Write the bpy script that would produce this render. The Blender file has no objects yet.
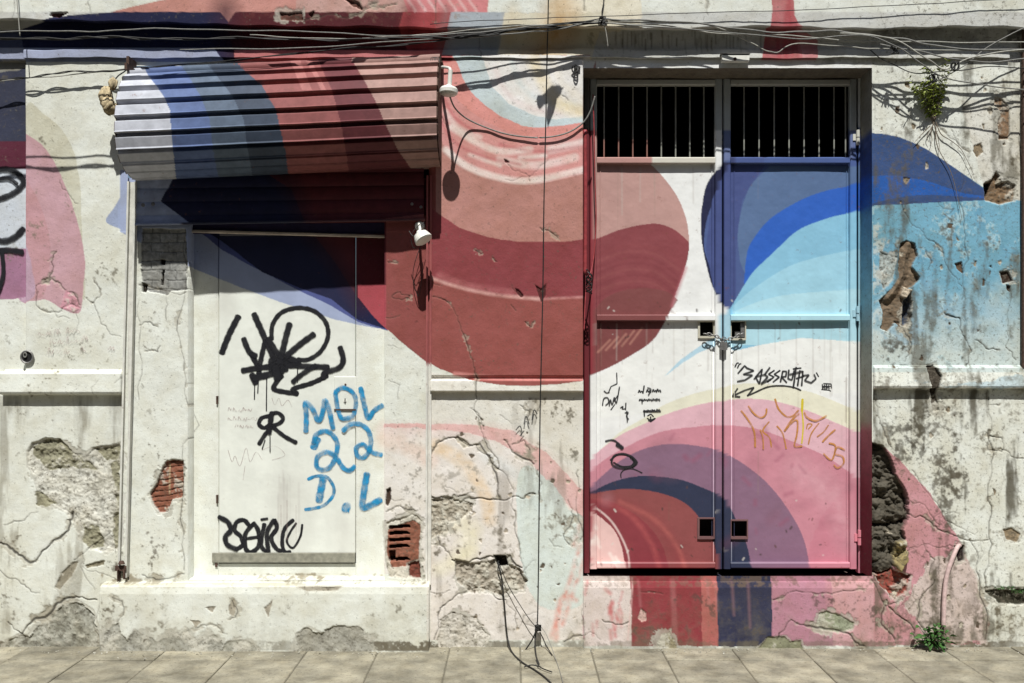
import bpy, math, random
import numpy as np
rng = np.random.default_rng(7); random.seed(7)
PI = math.pi
SC = bpy.context.scene; COL = SC.collection
# ------------------------------------------------------------------ geometry of the place
S = 0.0058          # metres per photo pixel on the wall plane (y = 0)
D = 6.0             # camera distance
CX, CY, GY = 512.0, 367.0, 647.0
EYE = (GY - CY) * S
def W(px, py, y=0.0):
    """point at depth y (positive = into the wall) that is seen at photo pixel px, py"""
    k = (D + y) / D * S
    px = np.asarray(px, float); py = np.asarray(py, float)
    return np.stack(np.broadcast_arrays((px - CX) * k, np.asarray(y, float), EYE - (py - CY) * k), -1)
def P(v):
    v = np.asarray(v, float); k = (D + v[..., 1]) / D * S
    return CX + v[..., 0] / k, CY + (EYE - v[..., 2]) / k
# ------------------------------------------------------------------ maps of the painted plaster
X0, X1, Y0, Y1, R = -130, 1160, -140, 690, 2
MW, MH = (X1 - X0) * R, (Y1 - Y0) * R
GX, GYY = np.meshgrid(X0 + (np.arange(MW) + .5) / R, Y0 + (np.arange(MH) + .5) / R)
GX = GX.astype(np.float32); GYY = GYY.astype(np.float32)
def vnoise(cell, seed, w=MW, h=MH, ax=1.0, ay=1.0):
    r = np.random.default_rng(seed)
    cx, cy = cell * ax * R, cell * ay * R
    g = r.random((int(h / cy) + 3, int(w / cx) + 3)).astype(np.float32)
    xs = np.arange(w) / cx; ys = np.arange(h) / cy
    xi = xs.astype(int); yi = ys.astype(int); fx = (xs - xi).astype(np.float32); fy = (ys - yi).astype(np.float32)
    fx = fx * fx * (3 - 2 * fx); fy = (fy * fy * (3 - 2 * fy))[:, None]
    a = g[yi][:, xi]; b = g[yi][:, xi + 1]; c = g[yi + 1][:, xi]; d = g[yi + 1][:, xi + 1]
    return (a + (b - a) * fx) * (1 - fy) + (c + (d - c) * fx) * fy - .5
def fbm(cell, seed, octs=4, gain=.5, ax=1, ay=1):
    o = 0; a = 1; t = 0
    for i in range(octs):
        if cell / 2 ** i < .6: break
        o = o + a * vnoise(cell / 2 ** i, seed + i * 17, ax=ax, ay=ay); t += a; a *= gain
    return o / t * 2          # about -1..1
WX = fbm(14, 11, 5, .6); WY = fbm(14, 51, 5, .6)       # warp for chip outlines
N1 = fbm(90, 101, 6, .55); N2 = fbm(22, 202, 5, .6); N3 = fbm(7, 303, 4, .7); N4 = fbm(30, 404, 5, .6, ax=.5, ay=3); N5 = fbm(3.2, 505, 3, .7)
def lin(c):
    c = np.asarray(c, np.float32) / 255.0
    return np.where(c <= .04045, c / 12.92, ((c + .055) / 1.055) ** 2.4)
ALB = .86
def A(c):
    l = lin(c); g = (l * np.array([.25, .65, .10], np.float32)).sum(-1, keepdims=True)
    return ((l * .86 + g * .14) * ALB).astype(np.float32)
def smooth(pts, closed=True, n=8):
    p = np.array(pts, float); m = len(p)
    if m < 3: return p
    out = []
    rngi = range(m if closed else m - 1)
    for i in rngi:
        if closed: a, b, c, d = p[(i - 1) % m], p[i], p[(i + 1) % m], p[(i + 2) % m]
        else: a, b, c, d = p[max(i - 1, 0)], p[i], p[i + 1], p[min(i + 2, m - 1)]
        for k in range(n):
            t = k / n
            out.append(.5 * ((2 * b) + (c - a) * t + (2 * a - 5 * b + 4 * c - d) * t * t + (3 * b - a - 3 * c + d) * t ** 3))
    if not closed: out.append(p[-1])
    return np.array(out)
def inside(poly, x, y):
    m = np.zeros(x.shape, bool); n = len(poly)
    for i in range(n):
        xa, ya = poly[i]; xb, yb = poly[(i + 1) % n]
        if ya == yb: continue
        c = ((ya > y) != (yb > y)) & (x < (xb - xa) * (y - ya) / (yb - ya) + xa)
        m ^= c
    return m
def window(pts, pad):
    p = np.array(pts); a = p.min(0) - pad; b = p.max(0) + pad
    i0 = int(max(0, (a[0] - X0) * R)); i1 = int(min(MW, (b[0] - X0) * R + 1)); j0 = int(max(0, (a[1] - Y0) * R)); j1 = int(min(MH, (b[1] - Y0) * R + 1))
    return slice(j0, max(j1, j0)), slice(i0, max(i1, i0))
def region(pts, sm=True, warp=.5):
    poly = smooth(pts, True, 6) if sm else np.array(pts, float)
    w = window(poly, 6 + warp * 2)
    return w, inside(poly, GX[w] + WX[w] * warp, GYY[w] + WY[w] * warp)
def segdist(pts, w):
    x, y = GX[w], GYY[w]; d = np.full(x.shape, 1e9, np.float32); t_ = np.zeros(x.shape, np.float32)
    n = len(pts) - 1
    for i in range(n):
        ax, ay = pts[i]; bx, by = pts[i + 1]; vx, vy = bx - ax, by - ay; L = vx * vx + vy * vy + 1e-9
        t = np.clip(((x - ax) * vx + (y - ay) * vy) / L, 0, 1)
        dd = np.hypot(x - ax - t * vx, y - ay - t * vy)
        m = dd < d; d[m] = dd[m]; t_[m] = (i + t[m]) / n
    return d, t_
# colour (albedo), height in metres (positive = towards the street), bare (exposed material), grime (shader speckle)
C = np.zeros((MH, MW, 3), np.float32); H = np.zeros((MH, MW), np.float32)
BARE = np.zeros((MH, MW), np.float32); GR = np.zeros((MH, MW), np.float32)
C[:] = A((228, 230, 220))
def paint(pts, rgb, sm=True, warp=.5, op=1.0, streak=0.0):
    w, m = region(pts, sm, warp)
    c = A(rgb)
    f = np.full(m.shape, op, np.float32)
    if streak: f = np.clip(op * (1 - streak * (.5 + N4[w])), 0, 1)
    f = (f * m)[..., None]
    C[w] = C[w] * (1 - f) + c * f
def stroke(pts, rgb, wd, op=1.0, soft=1.0, sm=True, brush=0.0):
    p = smooth(pts, False, 6) if sm and len(pts) > 2 else np.array(pts, float)
    w = window(p, wd + soft + 4); d, t = segdist(p + 0, w)
    d = d + WX[w] * .4
    f = np.clip((wd / 2 - d) / max(soft, .01) + .5, 0, 1) * op
    if brush: f = f * np.clip(1 - brush * (.5 + N3[w]), 0, 1)
    C[w] = C[w] * (1 - f[..., None]) + A(rgb) * f[..., None]
def band(outer, inner, rgb, **k): paint(list(outer) + list(inner)[::-1], rgb, sm=False, **k)
def sm_(p): return smooth(p, False, 6).tolist()
# ---------- upper wall, frieze
paint([(-130, 12), (1160, 12), (1160, 62), (-130, 62)], (205, 205, 200), sm=False)
paint([(95, 19), (125, 10), (160, 2), (200, -8), (300, -40), (420, -60), (480, -60), (490, -10), (486, 30), (300, 27)], (205, 140, 128), sm=False)
paint([(262, -60), (300, -10), (296, 30), (420, 30), (412, -60)], (200, 158, 148), sm=False, warp=3, streak=.3)
paint([(395, -60), (405, 0), (415, 30), (488, 32), (488, -60)], (222, 132, 134), sm=False, warp=2)
for i in range(7):
    x = 412 + i * 10
    stroke([(x + 6, -40), (x - 3, -5), (x + 5, 12), (x - 2, 30)], (240, 205, 202), 2.2, .7, 2.5)
paint([(545, -60), (548, 30), (600, 32), (640, 30), (640, -60)], (236, 224, 196), sm=False, warp=4, op=.7)
band([(-10, 62), (0, 40), (25, 28), (60, 17), (120, 12)], [(250, 62), (245, 50), (240, 30), (225, 12)], (28, 32, 70))  # navy here and the frieze maroon are deepened to darken the cornice shade
paint([(-130, 60), (-130, 36), (20, 30), (26, 60)], (70, 78, 112), sm=False)
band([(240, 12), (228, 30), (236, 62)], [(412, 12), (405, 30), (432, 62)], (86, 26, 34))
band([(405, 12), (400, 30), (412, 62)], [(452, 12), (446, 40), (440, 62)], (168, 62, 66))
band([(452, 12), (446, 40), (440, 62)], [(505, 12), (500, 40), (496, 62)], (170, 178, 186))
band([(505, 12), (500, 40), (496, 62)], [(606, 12), (600, 30), (590, 62)], (222, 214, 190), warp=2)
stroke([(560, 10), (558, 30), (545, 50), (530, 66)], (210, 160, 86), 26, .85, 26, brush=.4)
stroke([(512, 10), (510, 35), (505, 66)], (214, 196, 160), 10, .6, 14)
stroke([(230, 10), (229, 34), (238, 66)], (56, 24, 46), 16, .9, 26)
stroke([(412, 10), (410, 40), (428, 66)], (120, 36, 44), 12, .8, 16)
stroke([(448, 10), (442, 40), (440, 66)], (160, 110, 112), 8, .7, 10)
paint([(-130, 48), (215, 48), (225, 62), (-130, 62)], (158, 166, 196), sm=False)
paint([(235, 50), (440, 50), (440, 62), (235, 62)], (190, 110, 112), sm=False)
paint([(764, -60), (768, 10), (766, 30), (760, 66), (802, 66), (800, 36), (790, 15), (786, -60)], (186, 62, 74), sm=False, streak=.25)
paint([(790, 20), (803, 30), (818, 40), (816, 66), (800, 66), (796, 30)], (206, 118, 122), sm=False, streak=.3)
for i in range(60):
    x = random.uniform(612, 765); y = random.uniform(29, 40); stroke([(x, y), (x + random.uniform(-.5, .5), y + random.uniform(5, 16))], (120, 116, 104), random.uniform(.7, 1.6), random.uniform(.3, .7), 1)
# ---------- left wall
paint([(26, 108), (44, 114), (62, 130), (74, 152), (80, 185), (82, 230), (84, 300), (60, 250), (26, 200)], (212, 210, 190), warp=1)
paint([(15, 136), (34, 139), (48, 152), (62, 178), (73, 206), (81, 236), (85, 262), (83, 292), (79, 313), (62, 309), (46, 300), (20, 292), (15, 200)], (206, 160, 170), warp=1)
paint([(15, 176), (30, 186), (44, 215), (50, 250), (46, 290), (36, 298), (15, 292)], (204, 152, 160), warp=1.2)
paint([(15, 225), (24, 240), (32, 268), (34, 296), (15, 296)], (196, 160, 182), warp=1)
paint([(-130, 60), (25.5, 60), (25.5, 142), (-130, 142)], (58, 62, 84), sm=False)
paint([(-130, 60), (-130, 78), (14, 70), (26, 66), (26, 60)], (140, 138, 130), sm=False, warp=2)
paint([(-130, 140), (25.5, 140), (25.5, 168), (-130, 168)], (98, 36, 58), sm=False)
paint([(-130, 168), (25.5, 168), (25.5, 250), (-130, 250)], (205, 212, 222), sm=False)
paint([(-130, 246), (25.5, 248), (25.5, 296), (10, 299), (-130, 300)], (170, 118, 148), sm=False)
paint([(134, 168), (124, 190), (114, 208), (106, 221), (118, 228), (134, 232)], (158, 172, 208))
# ---------- doorway: pale blue, navy and maroon fan, darks deepened as shade under the shutter
PALE = [(120, 232), (147, 246), (189, 267), (240, 287), (280, 302), (312, 312), (337, 320), (358, 325), (388, 330)]
paint([(120, 170)] + PALE + [(430, 350), (436, 170)], (160, 172, 206), sm=False)
paint([(200, 232), (222, 250), (255, 268), (300, 291), (330, 305), (358, 322), (388, 331), (400, 170), (200, 180)], (78, 88, 150), sm=False)
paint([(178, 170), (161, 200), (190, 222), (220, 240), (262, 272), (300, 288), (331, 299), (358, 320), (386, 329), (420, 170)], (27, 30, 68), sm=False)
RED = [(384, 325), (400, 341), (415, 352), (440, 368), (470, 379), (500, 384), (530, 385), (560, 383), (586, 379)]
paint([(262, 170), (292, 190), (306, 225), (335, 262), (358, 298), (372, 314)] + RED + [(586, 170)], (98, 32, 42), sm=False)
stroke([(262, 150), (292, 190), (306, 225), (335, 262), (362, 304)], (56, 26, 48), 14, .8, 18)
paint([(358, 285), (388, 285), (388, 331), (372, 315), (358, 297)], (178, 70, 82), sm=False)
paint([(386, 220), (430, 215), (430, 365), (400, 341), (386, 328)], (152, 76, 72), sm=False)
# ---------- pier between the doorways
paint([(428, 55), (590, 55), (590, 380), (560, 384), (530, 386), (500, 385), (470, 380), (440, 369), (428, 362)], (158, 80, 74), sm=False)
paint([(436, 60), (436, 213), (460, 228), (490, 238), (520, 242), (560, 242), (590, 239), (590, 60)], (194, 134, 124), sm=False, warp=.8)
paint([(428, 205), (436, 212), (460, 228), (490, 238), (520, 242), (560, 242), (590, 239), (590, 297), (545, 299), (520, 298), (490, 294), (460, 288), (430, 277)], (150, 64, 70), sm=False, warp=.8)
stroke([(431, 278), (455, 286), (480, 292), (505, 296), (540, 299)], (236, 180, 172), 3.4, .9, 2.5, brush=.5)
stroke([(440, 276), (470, 286), (510, 293)], (206, 120, 122), 6, .6, 5, brush=.6)
stroke([(545, 299), (565, 298), (585, 297)], (228, 158, 156), 2.2, .8, 2.2, brush=.5)
RA = [(428, 128), (440, 138), (448, 152), (466, 168), (490, 178), (520, 183), (552, 182), (590, 172)]
RB = [(440, 70), (452, 92), (468, 110), (490, 124), (515, 134), (545, 139), (590, 132)]
RC = [(456, 62), (468, 88), (486, 106), (508, 120), (535, 128), (590, 122)]
paint([(428, 55)] + sm_(RA) + [(590, 55)], (224, 152, 148), sm=False, warp=1.5)
for (p, w_, o_) in (([(446, 150), (466, 166), (495, 177), (530, 181), (584, 170)], 5, .95), ([(452, 128), (475, 142), (500, 152), (530, 150)], 5, .7),
                    ([(446, 112), (458, 128), (480, 138)], 4, .5), ([(500, 160), (535, 166), (575, 158)], 6, .55), ([(550, 150), (575, 145), (590, 140)], 6, .6),
                    ([(470, 155), (500, 166)], 3, .6), ([(520, 158), (545, 156)], 3, .7)):
    stroke(p, (246, 230, 224), w_ * 1.3, min(1, o_ * 1.25), 3.2, brush=.35)
for (p, w_, o_) in (([(440, 118), (452, 140), (480, 156), (520, 165)], 3, .6), ([(500, 145), (540, 152), (585, 146)], 3, .6), ([(445, 100), (455, 118), (475, 132)], 3, .7)):
    stroke(p, (196, 88, 96), w_, o_, 3, brush=.4)
paint([(440, 55)] + sm_(RB) + [(590, 55)], (232, 150, 142), sm=False, warp=1)
paint([(452, 55)] + sm_(RC) + [(590, 55)], (200, 214, 218), sm=False, warp=1.2)
paint([(482, 55), (492, 88), (508, 104), (530, 115), (556, 120), (590, 116), (590, 55)], (236, 232, 228), sm=False, warp=1.5)
stroke([(495, 70), (506, 92), (528, 108), (560, 114)], (232, 206, 204), 6, .6, 5, brush=.5)
stroke([(512, 62), (520, 84), (540, 100), (575, 106)], (206, 220, 222), 6, .6, 5, brush=.5)
stroke([(534, 62), (545, 85), (560, 105), (585, 112)], (240, 218, 168), 13, .75, 7, brush=.4)
stroke([(553, 62), (563, 85), (583, 100)], (236, 228, 216), 8, .8, 5)
paint([(440, 55), (452, 55), (452, 62), (440, 64)], (190, 90, 92), sm=False)
# ledge and lower pier
paint([(428, 371), (470, 381), (500, 386), (530, 387), (560, 385), (586, 381), (590, 640), (428, 640)], (230, 226, 216), sm=False, warp=.6)
stroke([(455, 374), (500, 378), (583, 378)], (222, 142, 136), 5, .8, 2, brush=.3)
OUT = [(384, 424), (430, 424), (470, 424), (512, 431), (546, 453), (572, 480), (586, 494)]
INN = [(384, 428), (430, 429), (468, 433), (500, 443), (528, 460), (552, 485), (572, 508), (586, 520)]
paint(OUT + [(586, 640), (431, 640), (431, 574), (384, 574)], (234, 224, 218), sm=False, op=.7)
band(OUT, INN, (228, 160, 158), warp=2.5, op=.85, streak=.35)
stroke([(x_, y_ + 6) for x_, y_ in OUT], (230, 184, 176), 12, .5, 12, brush=.5)
stroke([(384, 440), (405, 446), (430, 460)], (232, 196, 176), 16, .6, 8, brush=.4)
stroke([(436, 446), (462, 462), (484, 492), (490, 520)], (238, 202, 152), 13, .7, 6, brush=.6)
stroke([(486, 455), (520, 478), (535, 500)], (222, 224, 222), 12, .6, 8)
paint([(520, 470), (548, 480), (570, 510), (586, 525), (586, 600), (540, 606), (520, 560)], (212, 226, 220), warp=4, op=.8)
stroke([(448, 520), (470, 530), (462, 560)], (238, 228, 184), 20, .6, 12, brush=.5)
stroke([(440, 570), (470, 550)], (238, 228, 190), 14, .5, 9)
for p in ([(580, 545), (572, 575), (560, 610), (552, 636)], [(584, 560), (570, 600), (562, 625)], [(576, 600), (560, 600), (556, 640)], [(582, 520), (574, 545)]):
    stroke(p, (232, 146, 128), 4.5, .75, 4, brush=.9)
for i in range(14):
    x = random.uniform(276, 304); y = random.uniform(470, 500); stroke([(x, y), (x, random.uniform(515, 549))], (196, 192, 184), random.uniform(.8, 2.5), .4, 1.5, sm=False)
for (x, y, r_) in ((290, 512, 22), (345, 540, 14), (232, 545, 12), (225, 300, 10)): stroke([(x, y - r_), (x, y + r_)], (206, 202, 192), r_ * 1.6, .35, r_ * 1.3, sm=False)
# ---------- gate, left leaf
def gp(pts, rgb, **k): paint(pts, rgb, sm=False, **k)
gp([(583, 60), (872, 60), (872, 640), (583, 640)], (236, 236, 234), warp=0)
CIR = sm_([(600, 150), (635, 156), (650, 164), (664, 178), (678, 198), (687, 222), (689, 247), (685, 268), (675, 296), (670, 311), (662, 327), (653, 340), (640, 350), (612, 366), (583, 378)])
gp([(583, 96)] + [(596, 60), (598, 150)] + CIR, (194, 148, 140), warp=.2)
DR = sm_([(583, 240), (598, 238), (619, 230), (641, 225), (659, 224), (675, 230), (688, 241)])
gp(DR + [q for q in CIR if q[1] > 243], (144, 66, 72), warp=.2)
for i in range(9):
    yy = 246 + i * 6
    stroke([(596, yy + 10), (625, yy), (655, yy + 2), (680 - i, yy + 18)], random.choice([(130, 54, 62), (158, 82, 82), (148, 68, 72)]), 2.2, .45, 2.5)
gp(sm_([(592, 318), (600, 303), (615, 293), (640, 288), (665, 291), (678, 300)]) + [(670, 311), (662, 327), (653, 340), (640, 350), (612, 366), (596, 372)], (132, 72, 70), warp=.3, op=.8)
for i in range(5): stroke([(598 + i * 8, 352 - i * 2), (610 + i * 8, 340 - i * 3)], (214, 150, 128), 1.6, .55, 2)
stroke([(686, 268), (680, 284), (672, 306)], (196, 104, 116), 3, .6, 3)
gp([(583, 128), (592, 128), (594, 300), (592, 372), (583, 380)], (150, 50, 60))
# right leaf blues
OB = sm_([(726, 160), (708, 182), (702, 207), (701, 231), (705, 259), (714, 290), (728, 312)])
IB = sm_([(742, 168), (721, 188), (708, 216), (704, 244), (708, 262), (718, 290), (728, 312)])
gp(OB + [(733, 306), (780, 260), (872, 215), (872, 128), (858, 128), (854, 160), (742, 158)], (76, 96, 152), warp=.2)
gp([(722, 122), (735, 128), (872, 128), (872, 172), (722, 172)], (74, 98, 160), warp=1, op=.9)
band(OB, IB, (34, 38, 72), warp=.3)
gp([(728, 165), (765, 165), (742, 200), (736, 250), (736, 305), (728, 312), (714, 290), (706, 250), (712, 200)], (70, 84, 142), warp=.4)
gp(sm_([(770, 166), (748, 190), (738, 230), (740, 262)]) + [(750, 285), (760, 240), (800, 200), (860, 185), (860, 166)], (88, 116, 160), warp=.4)
BO = [(872, 177), (848, 186), (825, 191), (797, 202), (770, 219), (754, 238), (747, 253), (744, 284)]
BI = [(728, 312), (736, 299), (745, 284), (754, 271), (773, 253), (797, 231), (825, 219), (853, 212), (872, 206)]
gp(BI[:0] + sm_(BO) + sm_(BI[2:]), (34, 100, 204), warp=.3)
gp(sm_(BI) + [(872, 350), (728, 350)], (132, 196, 226), warp=.3)
gp(sm_([(733, 306), (760, 284), (800, 262), (872, 246)]) + [(872, 345), (730, 345)], (156, 212, 234), warp=.4)
gp(sm_([(733, 312), (780, 296), (872, 288)]) + [(872, 345), (730, 345)], (176, 222, 236), warp=.4)
gp([(700, 350), (730, 352), (760, 345), (800, 338), (872, 343), (872, 390), (583, 420), (583, 385), (640, 352)], (238, 238, 234), warp=.4)
gp([(640, 352), (655, 340), (664, 328), (730, 316), (732, 352), (700, 372)], (238, 238, 234), warp=.3)
gp([(664, 377), (680, 360), (700, 346), (716, 336), (716, 346), (700, 352), (684, 362)], (180, 216, 234), warp=.8)
gp([(718, 314), (730, 314), (745, 325), (740, 350), (722, 345)], (168, 212, 230), warp=.5)
# lower rings
gp(sm_([(583, 474), (596, 455), (619, 433), (644, 418), (664, 405), (693, 394), (720, 388), (739, 384), (768, 384), (806, 391), (834, 401), (857, 411), (872, 418)]) + [(872, 640), (583, 640)], (230, 226, 202), warp=.4)
gp(sm_([(583, 469), (596, 454), (619, 436), (644, 424), (664, 415), (693, 406), (720, 401), (739, 399), (768, 400), (806, 410), (834, 422), (857, 432), (872, 440)]) + [(872, 640), (583, 640)], (226, 176, 188), warp=.4)
gp(sm_([(583, 478), (604, 460), (628, 446), (660, 432), (693, 427), (720, 425), (758, 429), (796, 443), (825, 456), (849, 472), (872, 490)]) + [(872, 640), (583, 640)], (208, 134, 150), warp=.4)
gp(sm_([(872, 470), (835, 500), (812, 540), (806, 580)]) + [(872, 580)], (206, 120, 140), warp=6, op=.5)
stroke([(800, 470), (835, 500), (850, 540)], (230, 176, 186), 22, .5, 22, brush=.6)
gp(sm_([(583, 495), (600, 478), (623, 459), (650, 447), (677, 444), (709, 448), (734, 458), (763, 479), (787, 508), (804, 540), (812, 580)]) + [(583, 580)], (142, 104, 130), warp=.4)
for i in range(22):
    x, y = random.uniform(610, 800), random.uniform(425, 530)
    stroke([(x, y), (x + random.uniform(-8, 8), y + random.uniform(2, 8))], (158, 74, 104), random.uniform(1, 5), .42, 4)
gp(sm_([(583, 496), (615, 481), (644, 476), (677, 479), (701, 487), (724, 499), (738, 524), (748, 549), (753, 580)]) + [(583, 580)], (50, 56, 82), warp=.3)
gp(sm_([(583, 497), (596, 493), (627, 489), (660, 493), (685, 503), (701, 520), (713, 540), (720, 580)]) + [(583, 580)], (148, 74, 74), warp=.3)
gp(sm_([(583, 498), (610, 502), (640, 518), (662, 545), (672, 580)]) + [(583, 580)], (142, 50, 62), warp=1, op=.85)
stroke([(592, 500), (640, 512), (672, 545), (682, 572)], (150, 58, 64), 10, .6, 14, brush=.3)
stroke([(620, 502), (655, 520), (678, 548), (686, 572)], (196, 100, 92), 4, .6, 4, brush=.6)
stroke([(600, 500), (630, 515), (652, 545), (660, 572)], (188, 84, 84), 5, .6, 4, brush=.6)
gp(sm_([(583, 508), (600, 517), (618, 538), (630, 580)]) + [(583, 580)], (232, 190, 184), warp=1)
for i in range(22):
    x, y = random.uniform(585, 618), random.uniform(520, 572)
    if (x - 583) < (y - 505) * .65: stroke([(x, y), (x + 3, y + 5)], random.choice([(206, 70, 84), (240, 222, 214)]), 3, .8, 2.5)
stroke([(592, 505), (612, 522), (627, 550), (630, 576)], (240, 214, 208), 1.5, .8, 1.5)
gp([(583, 490), (589, 490), (592, 520), (589, 575), (583, 575)], (170, 50, 66), warp=1, op=.8)
for i in range(46):
    x = random.choice([random.uniform(590, 718), random.uniform(728, 855)]); y = random.choice([168, 324, 324, random.uniform(340, 540)]); stroke([(x, y), (x + random.uniform(-.4, .4), y + random.uniform(12, 60))], random.choice([(150, 130, 112), (120, 92, 76), (196, 190, 180)]), random.uniform(.6, 1.6), random.uniform(.12, .35), 1.2, sm=False)
for i in range(60):
    x = random.uniform(586, 856); y = random.choice([random.uniform(545, 568), random.uniform(300, 345), random.uniform(480, 568)]); stroke([(x, y), (x + random.uniform(-1.5, 1.5), y + random.uniform(0, 2))], random.choice([(96, 66, 56), (214, 206, 196), (70, 56, 52)]), random.uniform(.6, 2), .7, .6)
for i in range(12):
    x = random.uniform(590, 850); y = random.uniform(440, 560); stroke([(x, y), (x + random.uniform(-20, 20), y + random.uniform(-8, 8))], random.choice([(196, 150, 160), (150, 80, 100), (120, 84, 100)]), random.uniform(5, 14), .22, 9)
# threshold
for (a, b, c_) in ((583, 632, (222, 206, 200)), (630, 702, (148, 52, 60)), (700, 717, (184, 98, 92)), (716, 771, (52, 54, 82)), (770, 832, (190, 130, 150)), (830, 895, (214, 160, 166))):
    gp([(a, 574), (b, 574), (b + 1, 646), (a + 1, 646)], c_, warp=1.4)
for i in range(16):
    x, y = random.uniform(585, 628), random.uniform(580, 635)
    stroke([(x, y), (x + random.uniform(-3, 5), y + random.uniform(3, 14))], (206, 90, 92), random.uniform(1.5, 4), .6, 2.5, brush=.6)
stroke([(632, 578), (631, 600), (627, 640)], (232, 190, 186), 1.6, .8, 1.5, brush=.5)
for i in range(14):
    x = random.uniform(634, 884); stroke([(x, 580), (x + 2, random.uniform(600, 640))], (214, 150, 150), 2, .25, 3)
# ---------- right wall
CY_ = (112, 176, 204)
gp([(870, 134), (885, 134), (905, 139), (930, 151), (955, 168), (985, 188), (1160, 240), (1160, 372), (870, 372)], CY_, warp=.6)
w = window([(870, 134), (1160, 372)], 0)
f = np.clip((GYY[w] + 40 * N1[w] + 30 * N2[w] - 270) / 75, 0, 1) * ((GX[w] > 870))
f = f[..., None] * .85; C[w] = C[w] * (1 - f) + A((214, 222, 214)) * f
f = (np.clip((N2[w] + N4[w] * .5 - .12) * 2.5, 0, .45) * (GX[w] > 872) * (GYY[w] > 204) * (GYY[w] < 345))[..., None]; C[w] = C[w] * (1 - f) + A((84, 150, 186)) * f
f = (np.clip((N3[w] * .7 + N2[w] * .8 + (895 - GX[w]) / 60 - .1) * 3, 0, .8) * (GX[w] > 873) * (GX[w] < 925) * (GYY[w] > 225))[..., None]; C[w] = C[w] * (1 - f) + A((204, 214, 210)) * f
f = (np.clip((N3[w] + N2[w] * .8 - .25) * 4, 0, .55) * (GX[w] > 872) * (GYY[w] > 200))[..., None]; C[w] = C[w] * (1 - f) + A((188, 220, 226)) * f
gp([(985, 188), (1003, 198), (1160, 215), (1160, 100), (960, 100)], (222, 219, 208), warp=1.2)
gp(sm_([(866, 133), (885, 134), (905, 139), (930, 151), (955, 168), (987, 190)]) + [(985, 200), (866, 206)], (54, 82, 134), warp=.6)
gp(sm_([(866, 176), (900, 176), (930, 182), (960, 192), (984, 196)]) + sm_([(984, 198), (930, 195), (900, 197), (866, 205)]), (24, 94, 184), warp=.5)
gp([(872, 445), (885, 448), (897, 458), (915, 476), (930, 492), (945, 518), (962, 545), (976, 580), (990, 625), (985, 645), (872, 645)], (208, 146, 154), warp=2)
gp([(930, 560), (965, 550), (985, 600), (990, 645), (925, 645), (905, 610)], (214, 200, 190), warp=9, op=.85)
gp([(900, 380), (960, 385), (1020, 375), (1020, 388), (960, 388)], (176, 204, 216), warp=6, op=.7)
# ------------------------------------------------------------------ wear: overall relief, chips, cracks
onwall = ~((GX > 583.5) & (GX < 872) & (GYY > 68) & (GYY < 573)) & ~((GX > 188) & (GX < 384.5) & (GYY > 180) & (GYY < 573)) & ~((GX > 118) & (GX < 437) & (GYY > 60) & (GYY < 232))
H += np.where(onwall, N1 * .006 + N2 * .0022 + N3 * .0008, 0)
pier = (GX > 431) & (GX < 583) & (GYY > 60) & (GYY < 376); H[pier] += .012
strip = (GX < 25.5) & (GYY > 60) & (GYY < 372); H[strip] -= .03
tone = np.where(onwall, 1 + N2 * .05 + N1 * .05 + N3 * .05, 1 + N1 * .05 + N2 * .05 + N4 * .06)
C *= tone[..., None]
GR += np.where(onwall, .30, .05)
def setc(w, m, c, n=None):
    cc = A(c) * (1 + (n if n is not None else 0))[..., None] if n is not None else np.broadcast_to(A(c), C[w].shape)
    C[w] = np.where(m[..., None], cc, C[w])
def chip(pts, depth=.010, rgb=(168, 160, 140), rough=.003, warp=4, bare=1.0, lip=True, keep=0.0):
    w, m = region(pts, False, warp)
    if lip:                                               # plaster edge lifts a little
        w2, m2 = region(pts, False, warp)
    if depth > .002 and m.sum() > 400:                     # crumbled, half-lost layer round the hole
        dd, _ = segdist(np.array(list(pts) + [pts[0]], float), w)
        ring = ~m & (dd < 1.2 + 9 * np.clip(N3[w] * .8 + N2[w] * .9, 0, 1)); rc = A((186, 182, 168)) * (1 + N5[w][..., None] * .35)
        C[w] = np.where(ring[..., None], C[w] * .35 + rc * .65, C[w]); H[w] = np.where(ring, H[w] - min(depth, .012) * .3, H[w])
    n = N3[w] * .20 + N2[w] * .20 + N5[w] * .14
    base = C[w].copy(); setc(w, m, rgb, n)
    if m.sum() > 900:                                      # washed remains and dark pits inside
        f = (np.clip((N2[w] * .8 + N3[w] * .7 - .12) * 4, 0, .7) * m)[..., None]; C[w] = C[w] * (1 - f) + A((204, 200, 186)) * f
        f = (np.clip((-N3[w] - N5[w] * .6 - .42) * 5, 0, .4) * m)[..., None]; C[w] = C[w] * (1 - f) + A((84, 76, 62)) * f
    if keep: k = (keep * np.clip(.5 + N3[w] * 1.5, 0, 1))[..., None] * m[..., None]; C[w] = C[w] * (1 - k) + base * k
    H[w] = np.where(m, H[w] - depth + N3[w] * rough * 1.3 + N2[w] * rough * 1.2 + N5[w] * rough * .15, H[w])
    BARE[w] = np.where(m, bare, BARE[w])
def frac(p, amp, n=4, seed=0):
    p = [np.array(q, float) for q in p]; r = np.random.default_rng(seed)
    for k in range(n):
        q = [p[0]]
        for a, b in zip(p[:-1], p[1:]):
            d = b - a; L = np.hypot(*d); nrm = np.array([-d[1], d[0]])
            q += [(a + b) / 2 + nrm * r.normal() * amp if L > 2 else (a + b) / 2, b]
        p = q
    return np.array(p)
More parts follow.
